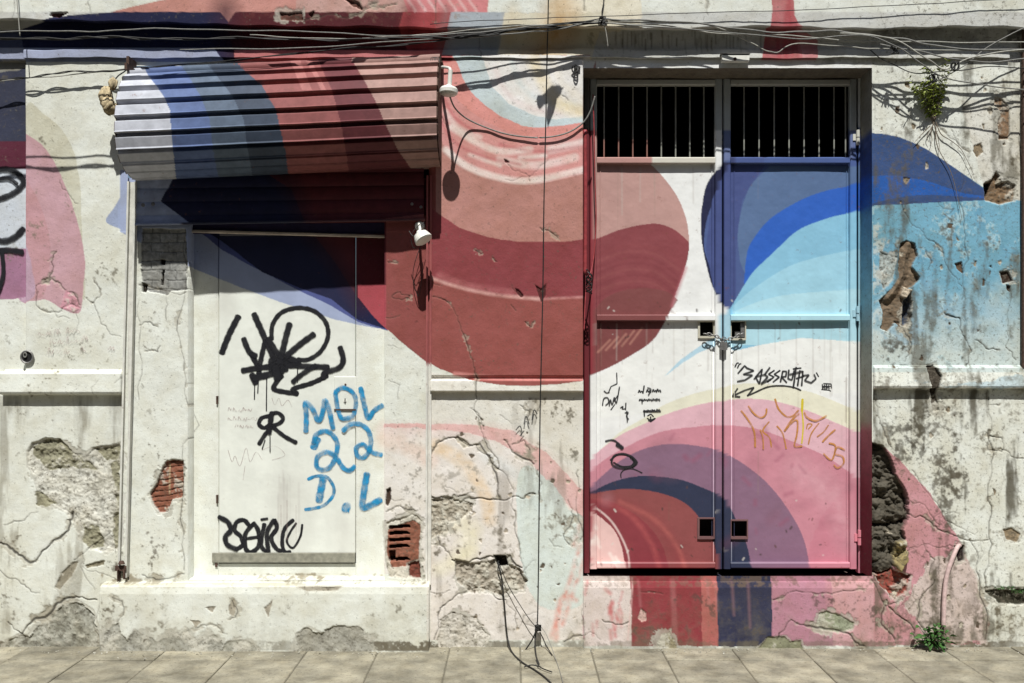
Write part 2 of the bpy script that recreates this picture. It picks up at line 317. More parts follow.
def crack(pts, wd=1.2, depth=.006, seed=0, amp=.09, dark=.85, step=0.0):
    p = frac(pts, amp, 3, seed); w = window(p, wd + 8); d, t = segdist(p, w)
    wd = wd * .8; wv = wd * (.3 + .9 * np.clip(.5 + N2[w] * 1.3, 0, 1))
    f = np.clip((wv / 2 - d) / .6 + .5, 0, 1)
    H[w] -= f * depth
    if wd > .7: fl = (d < 2.6 * np.clip(N2[w] * 1.6 + N3[w], 0, 1) * (1 + wd)) & (f < .5); H[w] -= fl * .0025; C[w] = np.where(fl[..., None], C[w] * .5 + A((176, 168, 148)) * .5, C[w])
    ff = (f * dark)[..., None]; C[w] = C[w] * (1 - ff) + A((40, 35, 30)) * ff
    g = (np.clip(1 - d / (wd * 3), 0, 1) * .07)[..., None]; C[w] = C[w] * (1 - g) + A((150, 138, 115)) * g
def mould(x0, y0, x1, y1, thr=.1, rgb=(70, 64, 52), op=.8, n=None, feather=14):
    w = window([(x0, y0), (x1, y1)], feather); x, y = GX[w], GYY[w]
    e = np.clip(np.minimum(np.minimum(x - x0, x1 - x), np.minimum(y - y0, y1 - y)) / feather + .5, 0, 1)
    nn = (N3[w] * .6 + N2[w] * .55 + N5[w] * .5) if n is None else n[w]
    f = (np.clip((nn - thr + (e - 1) * 1.2) * 5, 0, 1) * op * e * np.clip(.75 + N1[w] * 1.2 + N4[w] * .5, .25, 1.15))[..., None]
    C[w] = C[w] * (1 - f) + A(rgb) * f
# overall old-wall mottling where the plaster is white
mould(-130, 100, 125, 645, .42, (176, 168, 146), .5); mould(428, 390, 583, 645, .25, (170, 160, 138), .5)
mould(876, 60, 1160, 645, .30, (120, 108, 88), .6); mould(100, 585, 430, 650, .35, (170, 164, 146), .5)
mould(-130, -140, 1160, 14, .35, (160, 152, 136), .45); mould(560, 26, 1160, 64, .15, (130, 122, 100), .5)
mould(870, 27, 990, 47, -.35, (52, 48, 36), .9, feather=4); mould(1005, 28, 1040, 44, -.2, (52, 48, 36), .9, feather=4)
mould(820, 56, 1010, 66, -.1, (96, 92, 62), .7, feather=3)
mould(880, 395, 935, 470, .02, (62, 56, 46), .75); mould(925, 400, 975, 580, .08, (72, 64, 50), .7)
mould(890, 540, 990, 645, .0, (84, 70, 58), .7); mould(876, 330, 1020, 368, .1, (80, 66, 50), .7)
mould(880, 205, 925, 340, .12, (96, 80, 60), .7); mould(975, 130, 1020, 210, .2, (92, 74, 54), .7); mould(975, 390, 1160, 645, .2, (108, 100, 82), .6)
mould(984, 585, 1160, 600, -.3, (44, 44, 30), .85, feather=5); mould(990, 600, 1160, 648, .0, (130, 120, 100), .7)
mould(876, 60, 1010, 140, .34, (96, 86, 70), .5); mould(-130, 590, 100, 648, .2, (120, 112, 94), .6)
mould(105, 440, 125, 575, .0, (96, 88, 70), .7, feather=6); mould(428, 500, 520, 645, .15, (120, 108, 90), .6)
mould(583, 590, 890, 648, .2, (96, 80, 72), .5); mould(430, 60, 583, 375, .5, (110, 60, 56), .4); mould(-130, 640, 1160, 652, -.35, (98, 88, 70), .8, feather=4)
mould(873, 362, 1160, 392, .05, (92, 80, 62), .65, feather=3); mould(428, 376, 583, 392, .3, (130, 110, 96), .6, feather=3); mould(583, 573, 890, 588, -.05, (120, 100, 84), .6, feather=3); mould(100, 572, 430, 586, .1, (150, 136, 108), .7, feather=3)
mould(872, 440, 1160, 600, .12, (70, 62, 50), .6, n=N4); mould(-130, 395, 125, 640, .22, (140, 132, 112), .45, n=N4); mould(430, 392, 583, 640, .25, (120, 110, 96), .4, n=N4)
mould(583, 586, 890, 648, .25, (60, 44, 44), .5); mould(872, 205, 1020, 366, .30, (60, 56, 50), .7)
mould(136, 232, 187, 575, .3, (130, 118, 96), .6); mould(386, 390, 428, 575, .25, (120, 108, 88), .6)
mould(3, 367, 122, 397, .35, (150, 142, 120), .6, feather=3); mould(285, 0, 420, 26, .15, (120, 84, 66), .6)
mould(240, 8, 300, 24, .05, (120, 60, 54), .5); mould(450, 10, 475, 24, -.1, (150, 110, 70), .6)
mould(-130, 62, 125, 645, .40, (96, 90, 76), .55); mould(428, 392, 583, 645, .34, (88, 82, 70), .6); mould(100, 590, 430, 650, .40, (100, 94, 80), .6); mould(134, 292, 188, 575, .33, (84, 78, 66), .6); mould(385, 340, 428, 575, .30, (84, 78, 66), .65)
w = window([(-130, 560), (1160, 650)], 0); f = (np.clip((GYY[w] - 585) / 60, 0, 1) * np.clip(.35 + N3[w] * .6 + N2[w] * .6 + N4[w] * .5, 0, .8) * .55)[..., None]; C[w] = C[w] * (1 - f) + A((128, 120, 98)) * f
w = window([(-130, 396), (125, 470)], 0); f = (np.clip(1 - (GYY[w] - 396) / 60, 0, 1) * np.clip(N4[w] * 1.5, 0, .5))[..., None]; C[w] = C[w] * (1 - f) + A((120, 114, 98)) * f
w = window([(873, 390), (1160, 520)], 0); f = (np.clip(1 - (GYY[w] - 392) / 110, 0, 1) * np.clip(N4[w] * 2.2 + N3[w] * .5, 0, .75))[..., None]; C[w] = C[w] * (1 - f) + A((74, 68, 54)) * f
w = slice(None), slice(None); f = (onwall * np.clip(N1 * 1.6 + N2 * .4, 0, .5) * np.where(GX > 872, .9, .55))[..., None]; C[:] = C * (1 - f) + C * (A((190, 184, 158)) / A((228, 230, 220))) * f
w = window([(873, 62), (1160, 640)], 0); f = (np.clip(N4[w] * 2.4 + N3[w] * .8 + N1[w] * .7 - .35, 0, .7) * (GX[w] > 873))[..., None]; C[w] = C[w] * (1 - f) + A((92, 86, 68)) * f
# left wall chips
chip([(27, 452), (32, 444), (45, 439), (60, 440), (70, 450), (85, 455), (98, 447), (110, 446), (121, 443), (122, 546), (108, 552), (92, 548), (82, 536), (74, 522), (62, 508), (46, 503), (38, 492), (33, 475), (28, 466)], .009, (214, 212, 200), .0065, 4)
for q in ([(30, 450), (45, 441), (60, 441), (70, 450), (88, 458), (96, 470), (70, 468), (48, 470), (36, 460)], [(94, 450), (121, 444), (121, 460), (104, 462)],
          [(36, 492), (46, 496), (60, 504), (50, 508), (38, 505)], [(80, 525), (96, 528), (104, 546), (92, 548), (80, 538)], [(108, 465), (121, 460), (121, 545), (112, 548), (116, 500)]):
    chip(q, .003, (150, 146, 120), .005, 6)
chip([(4, 648), (8, 640), (20, 634), (28, 636), (34, 628), (45, 618), (62, 604), (78, 601), (93, 610), (99, 628), (99, 648)], .008, (150, 148, 134), .006, 5, keep=.45)
chip([(55, 588), (62, 574), (73, 563), (78, 562), (72, 577), (60, 590)], .006, (150, 142, 122), .002, 2)
chip([(86, 566), (96, 562), (105, 561), (104, 565), (88, 569)], .006, (140, 132, 108), .002, 2)
for i, (p, w_) in enumerate((([(0, 543), (12, 549), (22, 556), (30, 563), (46, 549), (60, 538), (70, 524), (72, 512)], 2.6), ([(4, 525), (25, 520), (38, 512)], .8), ([(0, 570), (25, 585), (40, 593)], .8),
        ([(8, 622), (22, 634), (42, 618), (60, 603), (82, 597), (97, 600)], 2.4), ([(74, 560), (92, 545), (110, 532)], 1.4), ([(82, 566), (110, 576), (122, 580)], .7), ([(82, 552), (85, 560), (80, 566), (95, 590)], .8),
        ([(56, 252), (51, 262), (52, 272), (47, 283)], 1.4), ([(44, 282), (50, 279), (60, 283), (72, 292), (80, 305)], 1.2), ([(38, 292), (36, 305), (47, 312), (60, 312), (72, 304), (80, 308)], 1.2),
        ([(36, 300), (36, 286), (46, 281)], 1.0), ([(92, 302), (100, 320), (110, 334), (121, 337)], .8), ([(94, 280), (100, 297), (92, 303), (86, 298)], 1.0), ([(60, 180), (70, 196), (78, 204)], .6),
        ([(19, -20), (20, 20)], .8), ([(96, -10), (98, 15)], .6), ([(76, 312), (78, 325), (74, 340)], .5))):
    crack(p, w_, .003 + .0015 * w_, 100 + i)
for q in ([(66, 290), (76, 298), (80, 308), (74, 312), (60, 308)],): chip(q, -.002, (214, 150, 164), .001, 1, bare=0)
# step chips
chip([(104, 648), (110, 634), (118, 624), (124, 620), (126, 634), (131, 643), (140, 632), (152, 633), (160, 642), (172, 636), (192, 631), (200, 639), (214, 634), (228, 640), (228, 656), (104, 656)], .005, (168, 166, 154), .004, 6)
chip([(226, 656), (232, 642), (252, 640), (258, 644), (262, 656)], .005, (164, 162, 148), .004, 6)
chip([(296, 656), (300, 634), (312, 627), (326, 634), (344, 627), (362, 628), (374, 640), (378, 656)], .005, (166, 163, 150), .004, 6)
for q in ([(233, 604), (238, 598), (241, 606), (238, 616), (234, 614)], [(268, 608), (276, 600), (272, 618)], [(195, 620), (206, 622), (200, 628)], [(210, 608), (220, 606), (216, 614)], [(300, 586), (345, 586), (340, 590), (310, 591)]):
    chip(q, .004, (170, 162, 145), .002, 2)
for i, p in enumerate(([(118, 597), (128, 601), (130, 612), (123, 622)], [(234, 620), (242, 612), (236, 600)], [(101, 596), (101, 650)], [(200, 628), (215, 624), (232, 634)])): crack(p, .9, .004, 200 + i)
w = window([(100, 583), (430, 592)], 0); f = (np.clip((N3[w] + .55 - (GYY[w] - 584) * .16) * 2.5, 0, .5))[..., None] * ((GX[w] > 100) & (GX[w] < 300))[..., None]; C[w] = C[w] * (1 - f) + A((186, 178, 150)) * f
# door pillars
chip([(150, 494), (158, 478), (166, 464), (172, 460), (182, 461), (183, 497), (172, 500), (168, 512), (158, 514), (153, 505)], .018, (152, 92, 68), .005, 3)
w, m = region([(150, 494), (158, 478), (166, 464), (172, 460), (182, 461), (183, 497), (172, 500), (168, 512), (158, 514), (153, 505)], False, 2)
g = (np.mod(GYY[w] + GX[w] * .12 + WY[w] * 2, 5.6) < 1 + N3[w] * 1.2) & m; H[w] -= g * .006; C[w] = np.where(g[..., None], C[w] * .55, C[w])
stroke([(169, 464), (168.5, 494)], (196, 168, 130), 1.6, .9, 1)
w, m = region([(142, 228), (186, 228), (187, 290), (170, 291), (166, 296), (146, 291), (141, 270)], False, 2.5)
C[w] = np.where(m[..., None], A((150, 150, 146)) * (1 + N3[w][..., None] * .4 + N5[w][..., None] * .5), C[w]); H[w] -= m * .008
gyw_ = GYY[w] + WY[w] * 1.5; g = ((np.mod(gyw_ - 232, 9.5) < .8 + N3[w] * 1.2) | ((np.mod(GX[w] + WX[w] * 2 - 142 + 8 * (np.mod((gyw_ - 232) / 9.5, 2) > 1), 17) < .7 + N3[w] * 1.2))) & m; H[w] -= g * .004; C[w] = np.where(g[..., None], C[w] * .5, C[w])
for q in ([(160, 259), (165, 260), (164, 265), (160, 264)], [(162, 270), (164, 270), (163, 285), (161, 285)], [(142, 282), (147, 285), (146, 293), (142, 292)]): chip(q, .02, (40, 34, 28), 0, .8)
for i, (p, w_) in enumerate((([(139, 285), (186, 292)], 1.5), ([(140, 325), (150, 322), (158, 327)], 1.3), ([(146, 351), (158, 352), (160, 346)], 1.2), ([(165, 290), (166, 320)], .8), ([(185, 235), (184, 300), (186, 380), (185, 470), (184, 570)], .9),
        ([(142, 575), (165, 579), (184, 574)], 1.2), ([(139, 300), (139, 400)], .7))): crack(p, w_, .004, 240 + i)
# hollow brick at right pillar
bp = [(386, 524), (400, 518), (412, 513), (421, 520), (420, 545), (419, 575), (405, 578), (390, 576), (386, 560)]
chip(bp, .012, (214, 206, 190), .004, 3)
bp = [(388, 530), (412, 520), (420, 525), (419, 560), (410, 566), (392, 568), (387, 556)]
w, m = region(bp, False, 2); C[w] = np.where(m[..., None], A((150, 92, 70)) * (1 + N3[w][..., None] * .5 + N5[w][..., None] * .4), C[w]); H[w] -= m * .004
for k in range(6):
    yy = 525 + k * 6.5
    q = [(389, yy + 1.4), (409 - (k % 2) * 3, yy), (410, yy + 2.8), (389, yy + 4.2)] if k != 4 else [(389, yy), (395, yy), (395, yy + 9), (389, yy + 9)]
    chip(q, .06, (110, 58, 42), 0, .6)
chip([(408, 564), (420, 560), (421, 578), (410, 576)], .02, (120, 60, 44), .004, 3)
chip([(386, 490), (390, 488), (391, 500), (388, 506), (386, 504)], .012, (80, 60, 48), .002, 1.2)
for i, (p, w_) in enumerate((([(388, 262), (398, 263)], 1.4), ([(392, 296), (400, 292), (410, 296), (402, 300), (392, 297)], 1.3), ([(386, 318), (400, 315)], .9), ([(388, 345), (398, 348)], .7), ([(388, 380), (400, 385), (398, 400)], .7),
        ([(386, 512), (400, 506), (412, 510)], 1.2), ([(386, 498), (404, 500)], .6))): crack(p, w_, .004, 260 + i)
mould(386, 285, 425, 330, .35, (60, 34, 34), .6)
# pier cracks and holes
for i, (p, w_) in enumerate((([(433, 297), (445, 300), (455, 312), (464, 335), (473, 360), (476, 385), (474, 410), (484, 430)], 1.1), ([(548, 160), (535, 172), (520, 178), (505, 180)], .7), ([(506, 162), (512, 170), (526, 174), (530, 182)], .9), ([(440, 115), (446, 128)], .8),
        ([(545, 230), (553, 234), (558, 238)], .9), ([(512, 285), (516, 292), (520, 298)], 1.2), ([(525, 322), (530, 328), (534, 322)], 1.0), ([(511, 305), (516, 311)], .9), ([(433, 283), (440, 286)], .8), ([(562, 96), (568, 101)], 1.0),
        ([(540, 228), (543, 231)], .8), ([(475, 250), (482, 254)], .9), ([(492, 257), (497, 262)], .9), ([(480, 60), (480, 30)], .5),
        # lower pier
        ([(430, 456), (436, 446), (448, 438), (458, 437), (468, 446), (480, 444), (490, 460), (497, 478), (500, 500)], 1.8), ([(430, 497), (445, 498), (462, 502), (490, 500), (512, 497), (535, 494)], 1.8),
        ([(470, 408), (480, 425), (490, 450), (498, 470)], .9), ([(476, 445), (500, 470), (514, 490), (516, 520), (520, 550), (526, 575)], 1.0), ([(452, 560), (470, 562), (490, 556), (500, 562), (510, 556), (522, 568)], 2.4),
        ([(434, 640), (438, 615), (446, 604), (458, 594), (472, 590), (490, 592), (506, 600)], 1.8), ([(506, 600), (516, 612), (518, 630)], .9), ([(504, 440), (512, 452), (528, 460), (534, 464)], 1.6), ([(512, 445), (524, 440), (530, 450)], 1.0),
        ([(538, 470), (542, 484), (540, 500)], 1.0), ([(568, 500), (572, 520), (570, 545)], .9), ([(578, 470), (576, 500), (580, 540)], .9), ([(520, 405), (530, 412), (526, 420)], 1.0), ([(500, 415), (512, 424)], .8), ([(540, 405), (535, 425)], .7),
        ([(444, 520), (440, 545), (452, 558)], 1.2), ([(430, 592), (450, 590)], .7), ([(536, 560), (520, 575)], .7))): crack(p, w_, .0035 + .002 * w_, 300 + i)
for q in ([(515, 288), (519, 290), (524, 296), (521, 298), (516, 292)], [(535, 285), (541, 289), (546, 284), (545, 296), (541, 303), (538, 294)], [(504, 159), (508, 161), (510, 163), (505, 163)]): chip(q, .006, (96, 40, 40), .001, .7)
chip([(430, 500), (450, 499), (474, 502), (470, 510), (460, 518), (449, 522), (446, 532), (436, 536), (430, 540)], .014, (178, 168, 150), .012, 4)
chip([(456, 560), (474, 564), (492, 563), (500, 560), (508, 566), (518, 568), (527, 580), (524, 592), (512, 590), (504, 598), (488, 592), (466, 592), (456, 582)], .016, (172, 162, 146), .013, 4)
chip([(455, 438), (462, 438), (470, 446), (464, 450)], .008, (190, 182, 166), .004, 2); chip([(494, 556), (505, 556), (508, 566), (498, 568)], .05, (40, 34, 28), .002, 1.5)
chip([(438, 640), (442, 622), (452, 612), (476, 618), (490, 636), (484, 648), (440, 648)], .004, (206, 200, 188), .006, 5, keep=.4)
# threshold chips
chip([(815, 624), (818, 613), (826, 611), (844, 618), (853, 623), (850, 630), (836, 632), (820, 630)], .010, (150, 156, 128), .003, 2)
chip([(756, 648), (768, 638), (784, 636), (790, 642), (800, 640), (802, 650)], .006, (140, 140, 110), .003, 3)
chip([(655, 648), (660, 634), (668, 632), (672, 640), (676, 650)], .005, (150, 140, 110), .003, 3)
chip([(637, 618), (640, 608), (645, 612), (646, 620), (641, 622)], .005, (210, 170, 160), .002, 1)
for i, (p, w_) in enumerate((([(772, 600), (790, 592), (830, 594), (862, 590)], 1.1), ([(776, 640), (790, 620), (815, 628), (850, 636), (862, 646)], 2.0), ([(602, 620), (615, 625), (628, 622)], 1.6), ([(640, 592), (662, 594)], 1.0), ([(564, 642), (590, 632), (600, 640)], 1.2), ([(582, 610), (584, 640)], 1.0),
        ([(872, 580), (884, 606), (880, 625), (895, 640)], 1.8), ([(884, 606), (900, 600)], 1.2))): crack(p, w_, .006, 360 + i)
# right wall
rk = [(868, 442), (882, 446), (890, 456), (896, 474), (904, 486), (909, 500), (908, 518), (903, 530), (906, 548), (898, 558), (892, 572), (880, 576), (868, 574)]
w, m = region(rk, False, 2.5)
bl = np.zeros(m.shape, np.float32); hh = np.full(m.shape, 9e9, np.float32)
for (cx_, cy_, rx, ry) in ((880, 462, 14, 16), (893, 486, 14, 12), (884, 512, 17, 13), (898, 508, 10, 14), (880, 545, 13, 18), (900, 540, 7, 16), (888, 566, 12, 9), (874, 488, 8, 10)):
    dd = np.abs((GX[w] - cx_ + WX[w] * 6) / rx) ** 3 + np.abs((GYY[w] - cy_ + WY[w] * 6) / ry) ** 3; hh = np.minimum(hh, dd)
lump = np.clip(1.15 - hh, 0, 1) ** .35 * np.clip(.72 + np.abs(N2[w]) * 1.3 - np.abs(N3[w]) * .5, 0, 1.2)
H[w] = np.where(m, -.085 + lump * .055 + N3[w] * .014 + N2[w] * .016, H[w])
C[w] = np.where(m[..., None], A((92, 86, 74)) * (.8 + N3[w] * .4 + N2[w] * .4)[..., None], C[w]); BARE[w] = np.where(m, 1, BARE[w])
chip([(897, 542), (905, 540), (907, 560), (900, 572), (894, 566)], -.04, (168, 150, 96), .004, 1.5)
chip([(876, 576), (892, 570), (912, 576), (908, 590), (896, 600), (886, 592), (880, 586)], .022, (150, 66, 52), .012, 4)
fg = [(900, 243), (908, 240), (915, 243), (918, 254), (913, 262), (912, 268), (920, 276), (916, 284), (909, 288), (904, 298), (910, 304), (911, 318), (906, 326), (894, 324), (888, 332), (880, 328), (884, 312), (880, 300), (890, 290), (899, 278), (898, 262)]
w, m = region(fg, False, 2.5)
ridge, _ = segdist(np.array([(908, 244), (904, 258), (903, 272), (897, 286), (888, 298)], float), w)
lr = np.clip(1 - ridge / 6, 0, 1)
H[w] = np.where(m, -.022 + lr * .03 + N3[w] * .01, H[w]); C[w] = np.where(m[..., None], A((138, 116, 92)) * (.85 + N3[w] * .4)[..., None], C[w]); BARE[w] = np.where(m, 1, BARE[w])
chip([(905, 300), (910, 292), (912, 304), (909, 322), (903, 326)], .03, (60, 72, 92), .004, 1); chip([(903, 286), (912, 290), (906, 298), (901, 297)], -.022, (206, 190, 166), .002, 1)
chip([(985, 184), (992, 180), (996, 172), (1000, 176), (998, 184), (1008, 181), (1016, 184), (1014, 200), (1000, 204), (986, 200)], .022, (136, 108, 78), .008, 2)
chip([(985, 184), (992, 182), (990, 195), (985, 198)], .03, (50, 40, 32), .002, 1)
chip([(995, 97), (1003, 99), (1009, 107), (1009, 138), (999, 139), (998, 124), (1001, 112), (994, 104)], .012, (146, 114, 84), .004, 1.5)
chip([(1000, 272), (1008, 271), (1013, 281), (1003, 283)], .016, (60, 42, 30), .003, .8); chip([(955, 264), (962, 262), (964, 274), (958, 270)], .01, (110, 84, 60), .003, 1)
chip([(1006, 284), (1010, 286), (1010, 292), (1007, 290)], .012, (60, 46, 34), .002, .8); chip([(975, 145), (982, 142), (984, 152), (978, 158), (974, 152)], .006, (150, 130, 100), .004, 2)
chip([(882, 252), (896, 256), (892, 280), (884, 288), (880, 270)], .005, (170, 180, 176), .005, 4); chip([(926, 366), (934, 364), (940, 376), (936, 392), (940, 410), (934, 412), (930, 392)], .02, (64, 56, 46), .008, 2)
chip([(1003, 530), (1012, 528), (1022, 534), (1018, 542), (1006, 540)], .008, (150, 130, 100), .004, 2); chip([(955, 546), (964, 545), (965, 560), (959, 562)], .02, (40, 28, 28), .002, 1)
chip([(985, 590), (1030, 588), (1160, 590), (1160, 604), (1000, 604)], .014, (62, 60, 46), .006, 3)
for i, (p, w_) in enumerate((([(952, 130), (958, 150), (964, 180), (963, 210), (965, 240), (963, 280), (966, 300)], .8), ([(935, 125), (950, 138), (970, 152), (975, 180)], .9), ([(902, 205), (910, 222), (926, 238), (945, 262), (958, 280), (962, 300)], 1.0), ([(945, 313), (960, 318), (963, 335), (972, 352), (966, 366)], 1.6),
        ([(900, 365), (920, 366)], 1.8), ([(1010, 290), (1008, 330), (1016, 360)], 1.0), ([(975, 340), (1000, 350)], 1.4), ([(926, 250), (932, 262), (928, 270)], .9), ([(938, 250), (944, 254)], .8), ([(989, 397), (989, 440), (988, 500), (989, 560), (986, 590)], 1.4), ([(989, 405), (1000, 405)], 1.0), ([(988, 430), (988, 450), (1002, 452), (1002, 438), (989, 436)], 1.1),
        ([(989, 540), (960, 538), (940, 530), (925, 518), (908, 512)], 1.4), ([(1002, 450), (1030, 460)], 1.3), ([(910, 548), (940, 548), (960, 545)], .8), ([(935, 580), (920, 600), (925, 640)], 1.4), ([(912, 470), (925, 490), (945, 520), (975, 535)], .7), ([(885, 600), (905, 620), (918, 640)], 1.6), ([(1019, 40), (1019, 140), (1020, 370)], 1.2),
        ([(904, 330), (912, 345), (905, 362)], 1.0), ([(970, 540), (980, 590), (985, 640)], 1.2), ([(922, 540), (935, 560), (930, 575)], .9), ([(905, 495), (925, 505), (940, 525)], .7), ([(876, 400), (884, 430), (892, 448)], 1.2))): crack(p, w_, .004 + .002 * w_, 400 + i)
for i in range(46):                                       # little flakes scattered over the old right-hand plaster
    x = rng.uniform(880, 1016); y = rng.choice([rng.uniform(70, 370), rng.uniform(400, 640)]); r_ = rng.uniform(1, 3.4)
    a = np.sort(rng.uniform(0, 2 * PI, 6)); chip([(x + r_ * math.cos(t), y + r_ * 1.4 * math.sin(t)) for t in a], .005, [(150, 134, 108), (96, 78, 60), (190, 180, 160)][i % 3], .002, 1.5)
for i in range(46):
    x = rng.uniform(435, 580); y = rng.uniform(410, 640); r_ = rng.uniform(1, 3); a = np.sort(rng.uniform(0, 2 * PI, 6))
    chip([(x + r_ * math.cos(t), y + r_ * math.sin(t)) for t in a], .004, [(190, 176, 156), (110, 96, 80)][i % 2], .002, 1.5)
for i in range(36):                                       # short hairline cracks
    reg = [(0, 300, 120, 640), (432, 395, 580, 640), (878, 110, 1018, 370), (878, 400, 1018, 640), (885, 580, 985, 640)][i % 5]
    x, y = rng.uniform(reg[0], reg[2]), rng.uniform(reg[1], reg[3]); a = rng.uniform(0, 2 * PI); L = rng.uniform(6, 18)
    crack([(x, y), (x + L * math.cos(a), y + L * math.sin(a)), (x + L * math.cos(a) + L * math.cos(a + .9), y + L * math.sin(a) + L * math.sin(a + .9))], .7, .003, 600 + i, dark=.6)
# cornice holes
for q in ([(283, 12), (305, 11), (306, 20), (284, 19)], [(345, -4), (362, 4), (366, 10), (356, 6)], [(312, 14), (318, 10), (316, 20)], [(60, 12), (76, 13), (66, 17), (58, 15)]): chip(q, .016, (100, 60, 50), .006, 2)
for i, p in enumerate(([(300, 22), (330, 14), (350, 18), (375, 6), (398, 4)], [(350, -10), (365, 8), (380, 2)], [(700, -10), (705, 15)], [(438, -10), (438, 26)], [(583, -10), (583, 10)])): crack(p, 1.0, .005, 700 + i)
GR += (GX > 872) * .25 + (BARE > .5) * .3
C = np.clip(C, .004, .9)
# ------------------------------------------------------------------ sampling
def samp(M, px, py):
    x = np.clip((px - X0) * R - .5, 0, MW - 1.001); y = np.clip((py - Y0) * R - .5, 0, MH - 1.001)
    i = x.astype(int); j = y.astype(int); fx = x - i; fy = y - j
    if M.ndim == 3: fx = fx[..., None]; fy = fy[..., None]
    return (M[j, i] * (1 - fx) + M[j, i + 1] * fx) * (1 - fy) + (M[j + 1, i] * (1 - fx) + M[j + 1, i + 1] * fx) * fy
# ------------------------------------------------------------------ materials
def mat(name, rgb=(.5, .5, .5), rough=.8, metal=0, attr=False, noise=0.0, nscale=40, bump=0.0, bscale=120, alpha=None, spec=.3, grime=False, rust=0.0, vary=.85):
    m = bpy.data.materials.new(name); m.use_nodes = True; nt = m.node_tree; N = nt.nodes; L = nt.links
    b = N['Principled BSDF']; b.inputs['Roughness'].default_value = rough; b.inputs['Metallic'].default_value = metal
    b.inputs['Specular IOR Level'].default_value = spec
    tc = N.new('ShaderNodeNewGeometry')
    if attr:
        a = N.new('ShaderNodeAttribute'); a.attribute_name = 'col'; c = a.outputs['Color']
    else:
        r = N.new('ShaderNodeRGB'); r.outputs[0].default_value = (*rgb, 1); c = r.outputs[0]
    def nz(s, det=6, ro=.6):
        n = N.new('ShaderNodeTexNoise'); n.inputs['Scale'].default_value = s; n.inputs['Detail'].default_value = det; n.inputs['Roughness'].default_value = ro
        L.new(tc.outputs['Position'], n.inputs['Vector']); return n.outputs['Fac']
    def rng_(fac, a0, a1, b0, b1):
        r = N.new('ShaderNodeMapRange'); r.inputs[1].default_value = a0; r.inputs[2].default_value = a1; r.inputs[3].default_value = b0; r.inputs[4].default_value = b1
        L.new(fac, r.inputs[0]); return r.outputs[0]
    def mixc(f, x, y, mode='MIX'):
        mx = N.new('ShaderNodeMix'); mx.data_type = 'RGBA'; mx.blend_type = mode
        if isinstance(f, float): mx.inputs[0].default_value = f
        else: L.new(f, mx.inputs[0])
        for k, v in ((6, x), (7, y)):
            if isinstance(v, tuple): mx.inputs[k].default_value = v
            else: L.new(v, mx.inputs[k])
        return mx.outputs[2]
    if noise:
        f = nz(nscale); g = rng_(f, .3, .7, 1 - noise, 1 + noise * .4)
        cc = N.new('ShaderNodeCombineColor'); [L.new(g, cc.inputs[k]) for k in range(3)]
        c = mixc(1.0, c, cc.outputs[0], 'MULTIPLY')
    if grime:
        ga = N.new('ShaderNodeAttribute'); ga.attribute_name = 'grime'
        n1 = nz(55, 8, .75); mm = N.new('ShaderNodeMath'); mm.operation = 'MULTIPLY_ADD'; L.new(ga.outputs['Fac'], mm.inputs[0]); mm.inputs[1].default_value = .16; L.new(n1, mm.inputs[2])
        f = rng_(mm.outputs[0], .63, .74, 0, .85); c = mixc(f, c, (.10, .085, .065, 1))
        n2 = nz(9, 6, .6); f2 = rng_(n2, .40, .72, 0, .45); c = mixc(f2, c, mixc(1.0, c, (.74, .68, .56, 1), 'MULTIPLY'))
    if rust:
        n1 = nz(23, 8, .7); f = rng_(n1, .62, .72, 0, rust); c = mixc(f, c, (.16, .06, .03, 1))
    L.new(c, b.inputs['Base Color'])
    if bump:
        bm = N.new('ShaderNodeBump'); bm.inputs['Strength'].default_value = 1; bm.inputs['Distance'].default_value = bump
        L.new(nz(bscale, 7, .7), bm.inputs['Height']); L.new(bm.outputs[0], b.inputs['Normal'])
    if alpha:
        a = N.new('ShaderNodeAttribute'); a.attribute_name = 'cover'
        n1 = nz(260, 2, .5); r = rng_(n1, .2, .8, -.25, .25); s = N.new('ShaderNodeMath'); s.operation = 'ADD'; L.new(a.outputs['Fac'], s.inputs[0]); L.new(r, s.inputs[1])
        q = N.new('ShaderNodeMath'); q.operation = 'MULTIPLY'; q.use_clamp = True; L.new(rng_(s.outputs[0], .15, .75, 0, 1), q.inputs[0]); L.new(rng_(nz(22, 4, .6), .35, .6, alpha * vary, alpha), q.inputs[1])
        L.new(q.outputs[0], b.inputs['Alpha'])
    return m
M_PL = mat('painted_plaster', attr=True, rough=.85, bump=.0016, bscale=90, grime=True, spec=.2, noise=.07, nscale=160)
M_MT = mat('painted_metal', attr=True, rough=.42, bump=.0003, bscale=60, spec=.4, noise=.05, nscale=14, rust=.5)
M_DOOR = mat('painted_door', attr=True, rough=.55, bump=.0005, bscale=40, spec=.35, noise=.07, nscale=10, rust=.25)
M_SH = mat('painted_shutter_steel', attr=True, rough=.68, bump=.0008, bscale=50, spec=.25, noise=.22, nscale=18, rust=.65)
M_DARK = mat('dark_interior', (.012, .011, .012), .9, noise=.3)
M_BLACKW = mat('black_cable_rubber', (.02, .019, .018), .55, noise=.4, nscale=70)
M_GREYW = mat('weathered_grey_cable', (.20, .195, .18), .6, noise=.4, nscale=60)
M_WHITEW = mat('pale_cable', (.34, .33, .29), .6, noise=.3, nscale=60)
M_REDW = mat('red_painted_conduit', (.30, .045, .05), .5, noise=.4, nscale=40)
M_STEEL = mat('dull_steel', (.28, .27, .26), .45, .7, noise=.4, nscale=60, rust=.4)
M_RUSTY = mat('rusty_iron', (.10, .06, .045), .8, .3, noise=.5, nscale=60)
M_WHITE = mat('off_white_plastic', (.70, .69, .63), .45, noise=.12, nscale=30)
M_LENS = mat('frosted_glass', (.62, .64, .58), .2, noise=.05)
